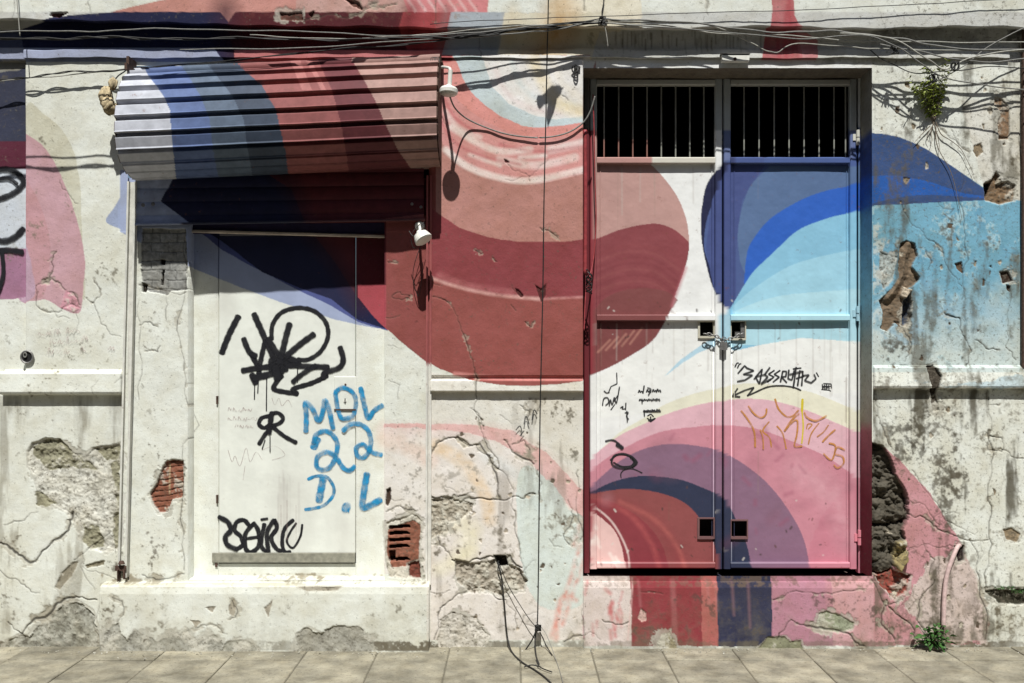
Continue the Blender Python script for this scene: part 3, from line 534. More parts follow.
M_FOAM = mat('beige_lump', (.52, .42, .26), .9, noise=.5, nscale=45, bump=.004, bscale=60)
M_LEAF = mat('leaf_green', (.24, .29, .045), .55, noise=.5, nscale=30)
M_LEAF2 = mat('weed_green', (.045, .12, .025), .5, noise=.5, nscale=30)
M_ROOT = mat('root_bark', (.20, .16, .12), .9, noise=.4, nscale=60)
M_CRUMB = mat('plaster_crumbs', (.42, .40, .34), .95, noise=.5, nscale=40)
M_PIPE = mat('painted_pipe', (.60, .44, .42), .6, noise=.3, nscale=50)
M_BIRD = mat('dark_feathers', (.06, .055, .05), .8, noise=.3)
M_SILL = mat('grey_green_kickplate', (.26, .25, .20), .6, noise=.35, nscale=35, rust=.3)
M_BLK = mat('black_spray_paint', (.012, .012, .015), .5, alpha=1.0)
M_MARK = mat('black_marker', (.02, .02, .022), .5, alpha=.9)
M_BLU = mat('blue_spray_paint', (.015, .25, .50), .5, alpha=.92, noise=.45, nscale=25, vary=.45)
M_ORA = mat('orange_marker', (.50, .22, .05), .5, alpha=.9, vary=.4)
M_YEL = mat('yellow_marker', (.65, .52, .03), .5, alpha=.9)
M_FNT = mat('faint_pencil', (.35, .25, .24), .7, alpha=.45, vary=.2)
# ------------------------------------------------------------------ object helpers
ORG = {}
def link(o, parent):
    COL.objects.link(o)
    if parent is not None: o.parent = parent; ORG[o.name] = ORG[parent.name]
    else: ORG[o.name] = np.zeros(3)
    return o
def thing(name, label, cat, loc=(0, 0, 0), group=None, kind=None):
    o = bpy.data.objects.new(name, None); o.empty_display_size = .1; COL.objects.link(o); o.location = [float(t) for t in loc]; ORG[o.name] = np.array(loc, float)
    o['label'] = label; o['category'] = cat
    if group: o['group'] = group
    if kind: o['kind'] = kind
    return o
def tag(o, label, cat, group=None):
    o['label'] = label; o['category'] = cat
    if group: o['group'] = group
    return o
def mesh(name, V, F, m, parent=None, attrs=None, smooth_=False, kind=None):
    V = np.asarray(V, np.float32).reshape(-1, 3)
    o_ = ORG[parent.name] if parent is not None else np.zeros(3)
    me = bpy.data.meshes.new(name)
    if isinstance(F, np.ndarray):
        k = F.shape[1]; n = len(F)
        me.vertices.add(len(V)); me.vertices.foreach_set('co', (V - o_.astype(np.float32)).ravel())
        me.loops.add(n * k); me.loops.foreach_set('vertex_index', F.astype(np.int32).ravel())
        me.polygons.add(n); me.polygons.foreach_set('loop_start', np.arange(0, n * k, k, dtype=np.int32))
        me.update(calc_edges=True)
    else:
        me.from_pydata((V - o_).tolist(), [], F); me.update()
    if attrs:
        for nm, a in attrs.items():
            a = np.asarray(a, np.float32)
            if a.ndim > 1:
                at = me.attributes.new(nm, 'FLOAT_COLOR', 'POINT'); c4 = np.ones((len(V), 4), np.float32); c4[:, :3] = a.reshape(-1, 3); at.data.foreach_set('color', c4.ravel())
            else:
                at = me.attributes.new(nm, 'FLOAT', 'POINT'); at.data.foreach_set('value', a.ravel())
    if smooth_: me.polygons.foreach_set('use_smooth', np.ones(len(me.polygons), bool))
    me.materials.append(m)
    o = link(bpy.data.objects.new(name, me), parent)
    if kind: o['kind'] = kind
    return o
def gridfaces(h, w, keep=None):
    idx = np.arange(h * w).reshape(h, w)
    F = np.stack([idx[:-1, :-1], idx[1:, :-1], idx[1:, 1:], idx[:-1, 1:]], -1)
    F = F[keep] if keep is not None else F.reshape(-1, 4)
    return F.reshape(-1, 4)
def grid_obj(name, V, m, parent, col=None, grime=None, keep=None, smooth_=True):
    h, w = V.shape[:2]; F = gridfaces(h, w, keep)
    used = np.zeros(h * w, bool); used[F.ravel()] = True; remap = np.cumsum(used) - 1
    Vf = V.reshape(-1, 3)[used]; F = remap[F]
    at = {}
    if col is not None: at['col'] = col.reshape(-1, 3)[used]
    if grime is not None: at['grime'] = grime.reshape(-1)[used]
    return mesh(name, Vf, F, m, parent, at, smooth_)
def axis(a, b, cuts, step):
    ks = [a] + sorted(c for c in cuts if a < c < b) + [b]; out = []
    for p, q in zip(ks[:-1], ks[1:]): out.append(np.linspace(p, q, max(2, int(round((q - p) / step)) + 1))[:-1])
    return np.concatenate(out + [[b]])
class MB:                                                 # collects simple shapes into one mesh
    def __init__(s): s.V = []; s.F = []; s.n = 0
    def add(s, V, F):
        V = np.asarray(V, float).reshape(-1, 3); s.V.append(V); s.F += [[i + s.n for i in f] for f in F]; s.n += len(V)
    def box(s, a, b, bev=.0):
        a = np.array(a, float); b = np.array(b, float)
        lo = np.minimum(a, b); hi = np.maximum(a, b)
        if bev <= 0:
            V = [(x, y, z) for x in (lo[0], hi[0]) for y in (lo[1], hi[1]) for z in (lo[2], hi[2])]
            s.add(V, [(0, 1, 3, 2), (4, 6, 7, 5), (0, 4, 5, 1), (2, 3, 7, 6), (0, 2, 6, 4), (1, 5, 7, 3)])
        else:
            c = (lo + hi) / 2; L = int(np.argmax(hi - lo)); u, v = [k for k in range(3) if k != L]
            path = np.array([c, c]); path[0, L] = lo[L]; path[1, L] = hi[L]
            hu, hv = (hi - lo)[u] / 2, (hi - lo)[v] / 2
            ring = []
            for sx, sy in ((-1, -1), (1, -1), (1, 1), (-1, 1)):
                p1 = (sx * (hu - bev), sy * hv); p2 = (sx * hu, sy * (hv - bev))
                ring += [p1, p2] if sx * sy < 0 else [p2, p1]
            ring = [ring[0], ring[1], ring[2], ring[3], ring[4], ring[5], ring[6], ring[7]]
            ring.sort(key=lambda p: math.atan2(p[1] / hv, p[0] / hu))
            n = max(2, int((hi - lo)[L] / .012) + 1); V = []
            for t in np.linspace(lo[L], hi[L], n):
                for (p, q) in ring:
                    w_ = c.copy(); w_[L] = t; w_[u] += p; w_[v] += q; V.append(w_)
            F = [(k * 8 + i, k * 8 + (i + 1) % 8, (k + 1) * 8 + (i + 1) % 8, (k + 1) * 8 + i) for k in range(n - 1) for i in range(8)]
            F += [tuple(range(8))[::-1], tuple((n - 1) * 8 + i for i in range(8))]
            s.add(V, F)
    def tube(s, path, r, sides=8, cap=True):
        p = np.asarray(path, float); n = len(p); r = np.broadcast_to(r, (n,))
        t = np.gradient(p, axis=0); t /= np.linalg.norm(t, axis=1)[:, None] + 1e-12
        ref = np.array([0, 1, 0.]) if abs(t[0][1]) < .9 else np.array([1., 0, 0]); V = []
        for i in range(n):
            a = np.cross(t[i], ref)
            if np.linalg.norm(a) < 1e-4: a = np.cross(t[i], [0, 0, 1.])
            a /= np.linalg.norm(a); b = np.cross(t[i], a); ref = b if False else ref
            for k in range(sides):
                q = 2 * PI * k / sides; V.append(p[i] + r[i] * (a * math.cos(q) + b * math.sin(q)))
        F = [(k * sides + i, k * sides + (i + 1) % sides, (k + 1) * sides + (i + 1) % sides, (k + 1) * sides + i) for k in range(n - 1) for i in range(sides)]
        if cap: F += [tuple(range(sides))[::-1], tuple((n - 1) * sides + i for i in range(sides))]
        s.add(V, F)
    def disc(s, c, ax, r0, r1, h, n=24, prof=None):       # turned solid along axis ax
        ax = np.array(ax, float); ax /= np.linalg.norm(ax); a = np.cross(ax, [1, 0, .01]); a /= np.linalg.norm(a); b = np.cross(ax, a)
        prof = prof or [(0, r0), (h, r1)]; c = np.array(c, float); V = []
        for (t, r) in prof:
            for k in range(n): q = 2 * PI * k / n; V.append(c + ax * t + r * (a * math.cos(q) + b * math.sin(q)))
        m = len(prof); F = [(j * n + i, j * n + (i + 1) % n, (j + 1) * n + (i + 1) % n, (j + 1) * n + i) for j in range(m - 1) for i in range(n)]
        F += [tuple(range(n))[::-1], tuple((m - 1) * n + i for i in range(n))]; s.add(V, F)
    def build(s, name, m, parent=None, paint_=False, smooth_=False, kind=None, colfn=None):
        V = np.concatenate(s.V); at = None
        if paint_:
            px, py = P(V); at = {'col': samp(C, px, py) if colfn is None else colfn(V, px, py)}
        return mesh(name, V, s.F, m, parent, at, smooth_, kind)
# ------------------------------------------------------------------ THE WALL
wall = thing('building_wall', 'old plastered street wall with a faded swirling mural and peeling paint', 'wall', (0, 0, 0))
ST = .74
GATE = (583.0, 872.0, 68.0, 576.0); DOOR = (128.0, 429.0, 66.0, 580.0)
xs = axis(X0 + 2, X1 - 2, [GATE[0], GATE[1], DOOR[0], DOOR[1]], ST); ys = axis(14, GY + 3, [GATE[2], GATE[3], DOOR[2], DOOR[3]], ST)
PX, PY = np.meshgrid(xs, ys)
cxs = (xs[:-1] + xs[1:]) / 2; cys = (ys[:-1] + ys[1:]) / 2; CXX, CYY = np.meshgrid(cxs, cys)
keep = ~((CXX > GATE[0]) & (CXX < GATE[1]) & (CYY > GATE[2]) & (CYY < GATE[3])) & ~((CXX > DOOR[0]) & (CXX < DOOR[1]) & (CYY > DOOR[2]) & (CYY < DOOR[3]))
V = W(PX, PY, 0.0); V[..., 1] = -samp(H, PX, PY)
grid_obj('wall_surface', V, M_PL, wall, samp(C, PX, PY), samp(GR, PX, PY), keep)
del V, PX, PY, CXX, CYY
def profile(name, x0, x1, prof, parent=wall, st=.8, m=M_PL, shape=None, disp=1.0, colfn=None, endcap=True, tilt=0.0):
    """a moulding: prof = [(protrusion, photo row)], swept from column x0 to x1"""
    pr = np.array(prof, float); pts = W(np.full(len(pr), CX), pr[:, 1], -pr[:, 0])
    L = np.concatenate([[0], np.cumsum(np.linalg.norm(np.diff(pts, axis=0), axis=1))]); n = max(3, int(L[-1] / (S * st)) + 1)
    t = np.linspace(0, L[-1], n); t = np.unique(np.concatenate([t, L]))
    pp = np.interp(t, L, pr[:, 0]); yy = np.interp(t, L, pr[:, 1]); xs = np.linspace(x0, x1, int((x1 - x0) / st) + 1)
    XX, YY = np.meshgrid(xs, yy); PPp = np.broadcast_to(pp[:, None], XX.shape).copy()
    if shape is not None: XX, YY, PPp = shape(XX, YY, PPp)
    kx = (D - PPp) / D * S
    V = np.stack([(XX - CX) * S, -PPp - samp(H, XX, YY) * disp, EYE - (YY - CY) * kx + (XX - CX) * S * tilt], -1)
    c = samp(C, XX, YY) if colfn is None else colfn(XX, YY, PPp); g = samp(GR, XX, YY)
    if endcap:
        a = V[:, :1].copy(); a[..., 1] = .02; b = V[:, -1:].copy(); b[..., 1] = .02
        V = np.concatenate([a, V, b], 1); c = np.concatenate([c[:, :1], c, c[:, -1:]], 1); g = np.concatenate([g[:, :1], g, g[:, -1:]], 1)
    return grid_obj(name, V, m, parent, c, g)
def edge(XX): return 18 + 9 * np.clip(XX / 330, 0, 1) + 1.2 * np.sin(XX * .031) * np.clip((XX - 200) / 200, 0, 1) + .6 * np.sin(XX * .13 + 1)
def corn(XX, YY, PP):
    e = edge(XX); f = np.clip((YY + 140) / 160, 0, 1)
    return XX, np.where(YY < 20, -138 + (e + 138) * f, e + (YY - 20)), PP
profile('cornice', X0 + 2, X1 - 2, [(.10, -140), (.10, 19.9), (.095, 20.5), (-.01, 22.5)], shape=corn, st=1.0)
def wob(a): return lambda XX, YY, PP: (XX, YY + a * np.sin(XX * .05) + a * .5 * np.sin(XX * .17), PP)
profile('string_course', 25, 1008, [(-.01, 48), (.018, 50), (.022, 57.5), (-.01, 58.5)], shape=wob(.6))
profile('ledge', 3, 123, [(-.01, 368), (.04, 374), (.048, 392), (.042, 394), (-.01, 395.5)])
profile('ledge', 430.5, 583, [(-.01, 378), (.028, 381), (.032, 391), (-.01, 392.5)])
profile('ledge', 873, X1 - 4, [(-.01, 364), (.03, 368), (.045, 386), (.04, 388), (-.01, 389)])
profile('doorstep', 106, 430, [(-.20, 573), (.06, 584), (.085, 587), (.092, 594), (.095, 620), (.098, 653)], st=.8)
profile('gate_threshold', 583, 886, [(-.36, 574), (-.01, 580.5), (.018, 582), (.028, 588), (.032, 620), (.034, 650)], st=.8)
# door pillars set slightly back
for (a, b) in ((127, 188), (384.5, 427)):
    xs = np.linspace(a, b, int((b - a) / .7)); ys = np.linspace(178, 581, 560); PX, PY = np.meshgrid(xs, ys)
    V = W(PX, PY, .02); V[..., 1] = .02 - samp(H, PX, PY)
    r1 = V[:, -1:].copy(); r1[..., 1] = .20; r0 = V[:, :1].copy(); r0[..., 1] = .20
    c = samp(C, PX, PY); g = samp(GR, PX, PY)
    cc = c[:, -1:] if a < 200 else c[:, -3:-2]
    grid_obj('door_pillar', np.concatenate([r0, V, r1], 1), M_PL, wall, np.concatenate([c[:, :1], c, cc], 1), np.concatenate([g[:, :1], g, g[:, -1:]], 1), smooth_=False)
# gate recess: soffit and the two jambs, painted on from the wall
def jamb(x, y0, y1, dep, colx):
    t = np.linspace(0, 1, 34); ys = np.linspace(y0, y1, 640); T, YY = np.meshgrid(t, ys)
    V = np.stack([np.full(T.shape, (x - CX) * S), T * dep, EYE - (YY - CY) * S], -1)
    V[..., 0] += samp(N2, x + T * 30, YY) * .004
    c = colx(T, YY); return grid_obj('gate_jamb', V, M_PL, wall, c, np.full(T.shape, .5))
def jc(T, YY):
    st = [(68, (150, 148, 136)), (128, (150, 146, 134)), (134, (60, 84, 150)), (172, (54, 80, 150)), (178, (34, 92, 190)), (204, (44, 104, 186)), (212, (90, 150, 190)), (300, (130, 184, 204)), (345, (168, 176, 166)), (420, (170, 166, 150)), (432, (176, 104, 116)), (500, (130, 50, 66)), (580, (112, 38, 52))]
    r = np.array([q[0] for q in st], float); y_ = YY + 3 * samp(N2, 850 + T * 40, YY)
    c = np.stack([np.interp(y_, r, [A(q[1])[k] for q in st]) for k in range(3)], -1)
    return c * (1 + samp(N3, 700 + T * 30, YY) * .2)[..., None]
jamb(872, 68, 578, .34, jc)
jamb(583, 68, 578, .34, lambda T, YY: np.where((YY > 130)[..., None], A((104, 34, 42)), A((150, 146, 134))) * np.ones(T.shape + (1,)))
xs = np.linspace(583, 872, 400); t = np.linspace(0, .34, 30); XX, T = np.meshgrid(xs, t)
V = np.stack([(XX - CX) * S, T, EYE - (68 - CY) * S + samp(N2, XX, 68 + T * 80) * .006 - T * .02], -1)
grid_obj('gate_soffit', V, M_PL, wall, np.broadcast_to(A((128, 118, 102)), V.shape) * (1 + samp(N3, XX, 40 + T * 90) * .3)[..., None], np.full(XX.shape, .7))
# plain continuation of the same wall beyond the detailed part
mb = MB()
xl, xr, zt = (X0 + 2 - CX) * S, (X1 - 2 - CX) * S, EYE - (-138 - CY) * S * (D - .1) / D
mb.box((xl - 4, .0, -.05), (xl, .3, 6.4)); mb.box((xr, .0, -.05), (xr + 4, .3, 6.4)); mb.box((xl, -.1, zt), (xr, .3, 6.4))
o = mb.build('wall_extension', M_PL, wall, True, colfn=lambda V, px, py: np.broadcast_to(A((222, 218, 206)), V.shape))
# dark room behind the gate
mb = MB()
a, b = (583 - CX) * S, (872 - CX) * S
for lo, hi in (((a - 1, 2.6, -.1), (b + 1, 2.7, 4)), ((a - 1, .36, -.1), (a - .9, 2.6, 4)), ((b + .9, .36, -.1), (b + 1, 2.6, 4)), ((a - 1, .36, 3.9), (b + 1, 2.6, 4)), ((a - 1, .36, -.1), (b + 1, 2.6, .0)),
               ((a - 1, .345, -.1), (a, .36, 4)), ((b, .345, -.1), (b + 1, .36, 4)), ((a, .345, EYE - (66 - CY) * S), (b, .36, 4)), ((a, .345, -.1), (b, .36, .36))): mb.box(lo, hi)
mb.build('interior_room', M_DARK, wall)
# spray paint on the far left strip and faint scribbles on the plaster
YS = [0]
DSP = [0.0]
def ribbon(mb_list, pts, wd, y, sm=True, off=(0, 0), sc=1.0, seed=0):
    """flat stroke of paint lying on the surface at depth y; returns verts, faces, coverage"""
    p = np.array(pts, float) / sc + np.array(off)
    p = smooth(p, False, 6) if sm and len(p) > 2 else p
    seg = np.linalg.norm(np.diff(p, axis=0), axis=1); L = np.concatenate([[0], np.cumsum(seg)]); n = max(3, int(L[-1] / .9) + 1)
    t = np.linspace(0, L[-1], n); p = np.stack([np.interp(t, L, p[:, k]) for k in range(2)], -1)
    tan = np.gradient(p, axis=0); tan /= np.linalg.norm(tan, axis=1)[:, None] + 1e-9; nr = np.stack([-tan[:, 1], tan[:, 0]], -1)
    wd = wd * (1.22 if wd > 2.2 else 1.1); hw = wd / 2
    e0 = p[0] - tan[0] * hw * np.array([1, .75, .4])[:, None]; e1 = p[-1] + tan[-1] * hw * np.array([.4, .75, 1])[:, None]
    P2 = np.concatenate([e0, p, e1]); NR = np.concatenate([np.repeat(nr[:1], 3, 0), nr, np.repeat(nr[-1:], 3, 0)])
    ws = np.concatenate([[.15, .62, .9], np.ones(n), [.9, .62, .15]]); cov = np.concatenate([[0, .5, 1], np.ones(n), [1, .5, 0]])
    r = np.random.default_rng(seed + len(P2)); ws = ws * (1 + .06 * np.sin(np.arange(len(ws)) * .7 + r.random() * 6))
    offs = np.array([-1.5, -.68, 0, .68, 1.5]); cv = np.array([0, 1, 1, 1, 0])
    PXY = P2[:, None] + NR[:, None] * (ws[:, None] * offs * hw)[..., None]
    yy = y - .0004 - (np.arange(len(P2)) / len(P2) * .0006)[:, None] - YS[0] * .0007 + np.zeros(5)
    YS[0] = (YS[0] + 1) % 6
    V = W(PXY[..., 0], PXY[..., 1], yy); V[..., 1] += (samp(N1, PXY[..., 0], PXY[..., 1]) + .3 * samp(N2, PXY[..., 0], PXY[..., 1])) * DSP[0]; mb_list.append((V, cov[:, None] * cv))
def graffiti(name, strokes, m, parent, y, off=(0, 0), sc=1.0, label=None):
    out = []
    for s in strokes:
        wd = s[0]; ribbon(out, s[1], wd, y, len(s) < 3, off, sc)
    Vs, Fs, Cs, n = [], [], [], 0
    for V, c in out:
        h, w = V.shape[:2]; Vs.append(V.reshape(-1, 3)); Cs.append(c.ravel()); Fs.append(gridfaces(h, w) + n); n += h * w
    o = mesh(name, np.concatenate(Vs), np.concatenate(Fs), m, parent, {'cover': np.concatenate(Cs)})
    if label: o['label'] = label
    return o
graffiti('graffiti', [(4, [(-12, 174), (2, 169), (14, 171), (22, 178), (23, 184), (12, 194), (-8, 201)]), (4.5, [(-12, 238), (4, 241), (15, 237), (23, 229)]), (4, [(-12, 253), (5, 250), (22, 252)]), (3, [(2, 253), (3, 275), (-4, 296)]), (2.5, [(-8, 180), (8, 178), (17, 184)])], M_BLK, wall, .026, label='thick black spray painted loops on the wall at the far left edge')
graffiti('graffiti', [(.8, [(x, y), (x + rng.uniform(1, 3), y - rng.uniform(2, 7)), (x + rng.uniform(2, 4), y + rng.uniform(-1, 1)), (x + rng.uniform(3, 6), y - rng.uniform(0, 5)), (x + rng.uniform(4, 7), y + rng.uniform(-2, 1))]) for (x, y) in ((38, 335), (46, 335), (54, 334), (66, 333), (73, 332), (50, 344), (58, 343), (66, 343), (74, 342), (82, 341), (48, 354), (56, 353), (64, 354), (80, 352), (108, 350))], M_FNT, wall, -.008, label='faint handwriting scratched on the left wall')
graffiti('graffiti', [(1, [(516, 430), (520, 426), (522, 432)]), (1, [(524, 424), (526, 416), (529, 424)]), (1, [(532, 420), (534, 410), (537, 414)]), (1, [(520, 436), (524, 431)])], M_MARK, wall, -.012)
# ------------------------------------------------------------------ ROLLER SHUTTER
zb = float(W(0, 575, 0)[2])
sh = thing('roller_shutter', 'rolled-up corrugated steel shutter painted with blue, slate and maroon arcs above the left door', 'roller shutter', (W(278, 575, 0)))
TILT = .046
def shx(XX, YY, PP): return XX, YY, PP
prof = smooth([(-.02, 64), (.12, 65.5), (.22, 71), (.295, 84), (.335, 104), (.34, 124), (.325, 139), (.27, 153), (.18, 164), (.07, 171), (-.01, 173)], False, 40)
pts3 = W(np.full(len(prof), CX), prof[:, 1], -prof[:, 0]); L = np.concatenate([[0], np.cumsum(np.linalg.norm(np.diff(pts3, axis=0), axis=1))])
n = 560; t = np.linspace(0, L[-1], n); yy3 = np.interp(t, L, pts3[:, 1]); zz3 = np.interp(t, L, pts3[:, 2])
ty, tz = np.gradient(yy3), np.gradient(zz3); q = np.hypot(ty, tz); ny, nz_ = tz / q, -ty / q           # outward normal (towards -y)
if ny[n // 2] > 0: ny, nz_ = -ny, -nz_
PITCH = .089; ph = np.mod(t - .035, PITCH) / PITCH
k0 = np.floor((t - .035) / PITCH) * PITCH + .035; k1 = np.minimum(k0 + PITCH, L[-1]); k0 = np.maximum(k0, 0)
fy3 = np.interp(k0, t, yy3) * (1 - ph) + np.interp(k1, t, yy3) * ph; fz3 = np.interp(k0, t, zz3) * (1 - ph) + np.interp(k1, t, zz3) * ph
e_ = (ph > .0) & (k1 < L[-1] - 1e-4) & (k0 > 0); yy3 = np.where(e_, fy3, yy3); zz3 = np.where(e_, fz3, zz3)
rib = np.interp(ph, [0, .03, .08, .66, .70, .74, .78, .94, 1.0], [-.020, .004, .006, .011, .018, .018, -.022, -.022, -.020])
yy3 = yy3 + ny * rib; zz3 = zz3 + nz_ * rib
xa, xb = (132.0 - CX) * S * 1.0, (441.0 - CX) * S
x0w, x1w = (118 - CX) * S * .95, (437 - CX) * S * .95
xs = np.linspace(x0w, x1w, 300)
XX = np.broadcast_to(xs, (n, 300)).copy(); YY = np.broadcast_to(yy3[:, None], XX.shape).copy(); ZZ = zz3[:, None] + (XX - (278 - CX) * S) * TILT
YY += .003 * np.sin(XX * 9 + zz3[:, None] * 4) + .0015 * np.sin(XX * 31)
V = np.stack([XX, YY, ZZ], -1); px, py = P(V)
pyl = py + (px - 278) * TILT                             # paint rows follow the tilted slats
# arcs on the shutter, as borders x(row)
def bord(pts):
    q = np.array(pts, float); return np.interp(py, q[:, 0], q[:, 1])
cols = [(190, 192, 202), (92, 112, 160), (92, 108, 130), (66, 78, 98), (150, 82, 80), (110, 48, 54), (172, 132, 122)]
bs = [[(60, 140), (75, 148), (95, 163), (110, 170), (150, 173), (185, 177)], [(60, 178), (75, 188), (95, 200), (120, 210), (150, 213), (185, 220)], [(60, 205), (75, 216), (95, 232), (120, 244), (150, 248), (185, 254)],
      [(60, 235), (72, 246), (85, 262), (110, 276), (150, 285), (185, 290)], [(60, 318), (90, 332), (120, 340), (150, 346), (185, 350)], [(60, 352), (80, 364), (100, 375), (130, 388), (150, 398), (170, 412), (185, 418)]]
col = np.broadcast_to(A(cols[0]), V.shape).copy()
jit = samp(N3, px, py) * .6
for b_, c_ in zip(bs, cols[1:]):
    col = np.where((px + jit > bord(b_))[..., None], A(c_), col)
st = ((px > 290 + (py - 60) * .4) & (px < 300 + (py - 60) * .4)) | ((px > 306 + (py - 60) * .5) & (px < 311 + (py - 60) * .5)); col = np.where((st & (py < 90))[..., None], A((178, 108, 104)), col)
col *= (1 + samp(N2, px, py) * .12 + samp(N3, px, py) * .08)[..., None]
grid_obj('rolled_curtain', V, M_SH, sh, col, smooth_=False)
for k, xx in ((0, x0w), (-1, x1w)):                         # end plates
    ring = V[:, k].copy(); sgn = -1 if k == 0 else 1
    a = ring[::8]; b = a.copy(); a = a + np.array([0, .008, 0]); b = a + np.array([sgn * .006, 0, 0]); m_ = len(a)
    F = [tuple(range(m_)), tuple(range(m_, 2 * m_))[::-1]] + [(i, (i + 1) % m_, (i + 1) % m_ + m_, i + m_) for i in range(m_)]
    mesh('end_plate', np.concatenate([a, b]), F, M_RUSTY, sh)
# lower slats between the pillars
mb = MB(); y0, y1 = 160.0, 224.0; m_ = 150; tt = np.linspace(0, 1, m_); rows = y0 + (y1 - y0) * tt
ph2 = np.mod((rows - y0) / 13.5, 1); dp = -.012 + .010 * np.sin(PI * ph2) ** .5
xs = np.linspace(136, 424, 280); XX, RR = np.meshgrid(xs, rows); V = W(XX, RR + (280 - XX) * .012, 0); V[..., 1] = -dp[:, None] * 1.0 - .012
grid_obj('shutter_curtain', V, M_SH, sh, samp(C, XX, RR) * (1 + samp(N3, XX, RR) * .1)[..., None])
mb = MB(); a = W(135, 224, 0); b = W(425, 218, 0)
path = np.linspace(W(135, 224.5, -.02), W(425, 219.5, -.02), 60)
mb.tube(path, .007, 6); mb.build('bottom_bar', M_SH, sh, True, colfn=lambda V, px, py: samp(C, px, np.full_like(py, 216)) * .8 + .03)
for (x, y) in ((143, 205), (153, 204)):
    mb = MB(); mb.disc(W(x, y, -.026), (0, -1, 0), .012, .009, .008, 12); mb.build('bolt', M_STEEL, sh)
for (x, y) in ((412, 204), (421, 207)):
    mb = MB(); mb.disc(W(x, y, -.026), (0, -1, 0), .009, .007, .006, 12); mb.build('bolt', M_STEEL, sh)
# guide rails
def rail(xt, xb_, y0, y1, w_, colfn):
    mb = MB(); n = 80; tt = np.linspace(0, 1, n)
    for (dx, ww, dep, yb) in ((-w_ / 2 + .9, 1.8, .034, 0), (w_ / 2 - 1.0, 1.8, .034, 0), (0, w_, .010, 0)):
        Vs = []
        for t_ in tt:
            xc = xt + (xb_ - xt) * t_ + dx; yy = y0 + (y1 - y0) * t_
            for (sx, dy) in ((-1, 0), (1, 0), (1, 1), (-1, 1)):
                q = W(xc + sx * ww / 2, yy, 0); Vs.append((q[0], .012 - dep * 1.0 * (1 if dy == 0 else 0) - .0, q[2]))
        F = [(k * 4 + i, k * 4 + (i + 1) % 4, (k + 1) * 4 + (i + 1) % 4, (k + 1) * 4 + i) for k in range(n - 1) for i in range(4)] + [(3, 2, 1, 0), tuple((n - 1) * 4 + i for i in range(4))]
        mb.add(Vs, F)
    return mb.build('guide_rail', M_SH, sh, True, colfn=colfn)
rail(133, 123.5, 182, 577, 9, lambda V, px, py: A((214, 212, 202)) * (1 + samp(N4, px, py) * .25)[..., None])
rail(429.5, 428.5, 176, 584, 5.5, lambda V, px, py: np.where((py < 366)[:, None], A((160, 78, 76)), A((222, 218, 208))) * (1 + samp(N4, px, py) * .2)[..., None])
mb = MB(); mb.box(W(115, 566, -.03), W(128, 570, .0)); mb.box(W(117, 570, -.05), W(121, 580, .0)); mb.box(W(123, 570, -.04), W(127, 578, .0)); mb.disc(W(121.5, 564, -.03), (0, 0, 1), .02, .012, .018, 10)
mb.build('rail_foot', M_RUSTY, sh)
mb = MB(); mb.box(W(129, 56, -.12), W(134, 71, .0)); mb.box(W(127, 69, -.2), W(136, 72, -.02)); mb.build('bracket', M_RUSTY, sh)
mb = MB(); mb.box(W(436, 62, -.12), W(444, 67, .0)); mb.box(W(438, 67, -.16), W(441, 100, -.1)); mb.box(W(437, 100, -.12), W(440, 150, -.04)); mb.build('bracket', M_RUSTY, sh)
mb = MB()
for dx, r_ in ((-2, .010), (2, .010), (0, .008)): mb.tube(W(435 + dx + 2.5 * np.cos(np.linspace(0, 2 * PI, 16)), 60 + 3 * np.sin(np.linspace(0, 2 * PI, 16)), -.2), .002, 5)
mb.build('shackle', M_STEEL, sh)
# ------------------------------------------------------------------ LEFT DOOR
DY = .13
door = thing('metal_door', 'white metal door covered in black and blue spray tags under the rolled shutter', 'door', W(286, 573, DY))
def panel(name, x0, x1, y0, y1, y, parent, m=M_DOOR, holes=(), st=.75, disp=.0, colfn=None, thick=.03, bev=.004):
    xs = axis(x0, x1, [h[0] for h in holes] + [h[1] for h in holes], st); ys = axis(y0, y1, [h[2] for h in holes] + [h[3] for h in holes], st)
    PX, PY = np.meshgrid(xs, ys); cx_, cy_ = np.meshgrid((xs[1:] + xs[:-1]) / 2, (ys[1:] + ys[:-1]) / 2); kp = np.ones(cx_.shape, bool)
    for h in holes: kp &= ~((cx_ > h[0]) & (cx_ < h[1]) & (cy_ > h[2]) & (cy_ < h[3]))
    V = W(PX, PY, y); V[..., 1] += (samp(N1, PX, PY) + .3 * samp(N2, PX, PY)) * disp
    c = samp(C, PX, PY) if colfn is None else colfn(PX, PY)
    # turned-back edges give the sheet its thickness
    def bk(a, ax): b = a.copy(); b[..., 1] += thick; return b
    V = np.concatenate([bk(V[:1], 0), V, bk(V[-1:], 0)], 0); c = np.concatenate([c[:1], c, c[-1:]], 0)
    V = np.concatenate([bk(V[:, :1], 1), V, bk(V[:, -1:], 1)], 1); c = np.concatenate([c[:, :1], c, c[:, -1:]], 1)
    V[:, 0, 1] = y + thick; V[:, -1, 1] = y + thick; V[0, :, 1] = y + thick; V[-1, :, 1] = y + thick
    kk = np.ones((V.shape[0] - 1, V.shape[1] - 1), bool); kk[1:-1, 1:-1] = kp
    return grid_obj(name, V, m, parent, c, np.full(V.shape[:2], .15, np.float32), kk, smooth_=False)
fr = panel('door_frame', 182, 218.3, 232, 577, DY + .004, door, M_PL, disp=.004)
leafd = panel('door_leaf', 219.2, 355, 236, 553, DY, door, disp=.004)
panel('door_frame', 356, 390, 232, 577, DY - .006, door, M_PL, disp=.004)
panel('door_frame', 218.5, 355.8, 563.5, 577, DY + .01, door, M_PL)
path = np.linspace(W(190, 231, DY - .03), W(386, 236.5, DY - .03), 60)
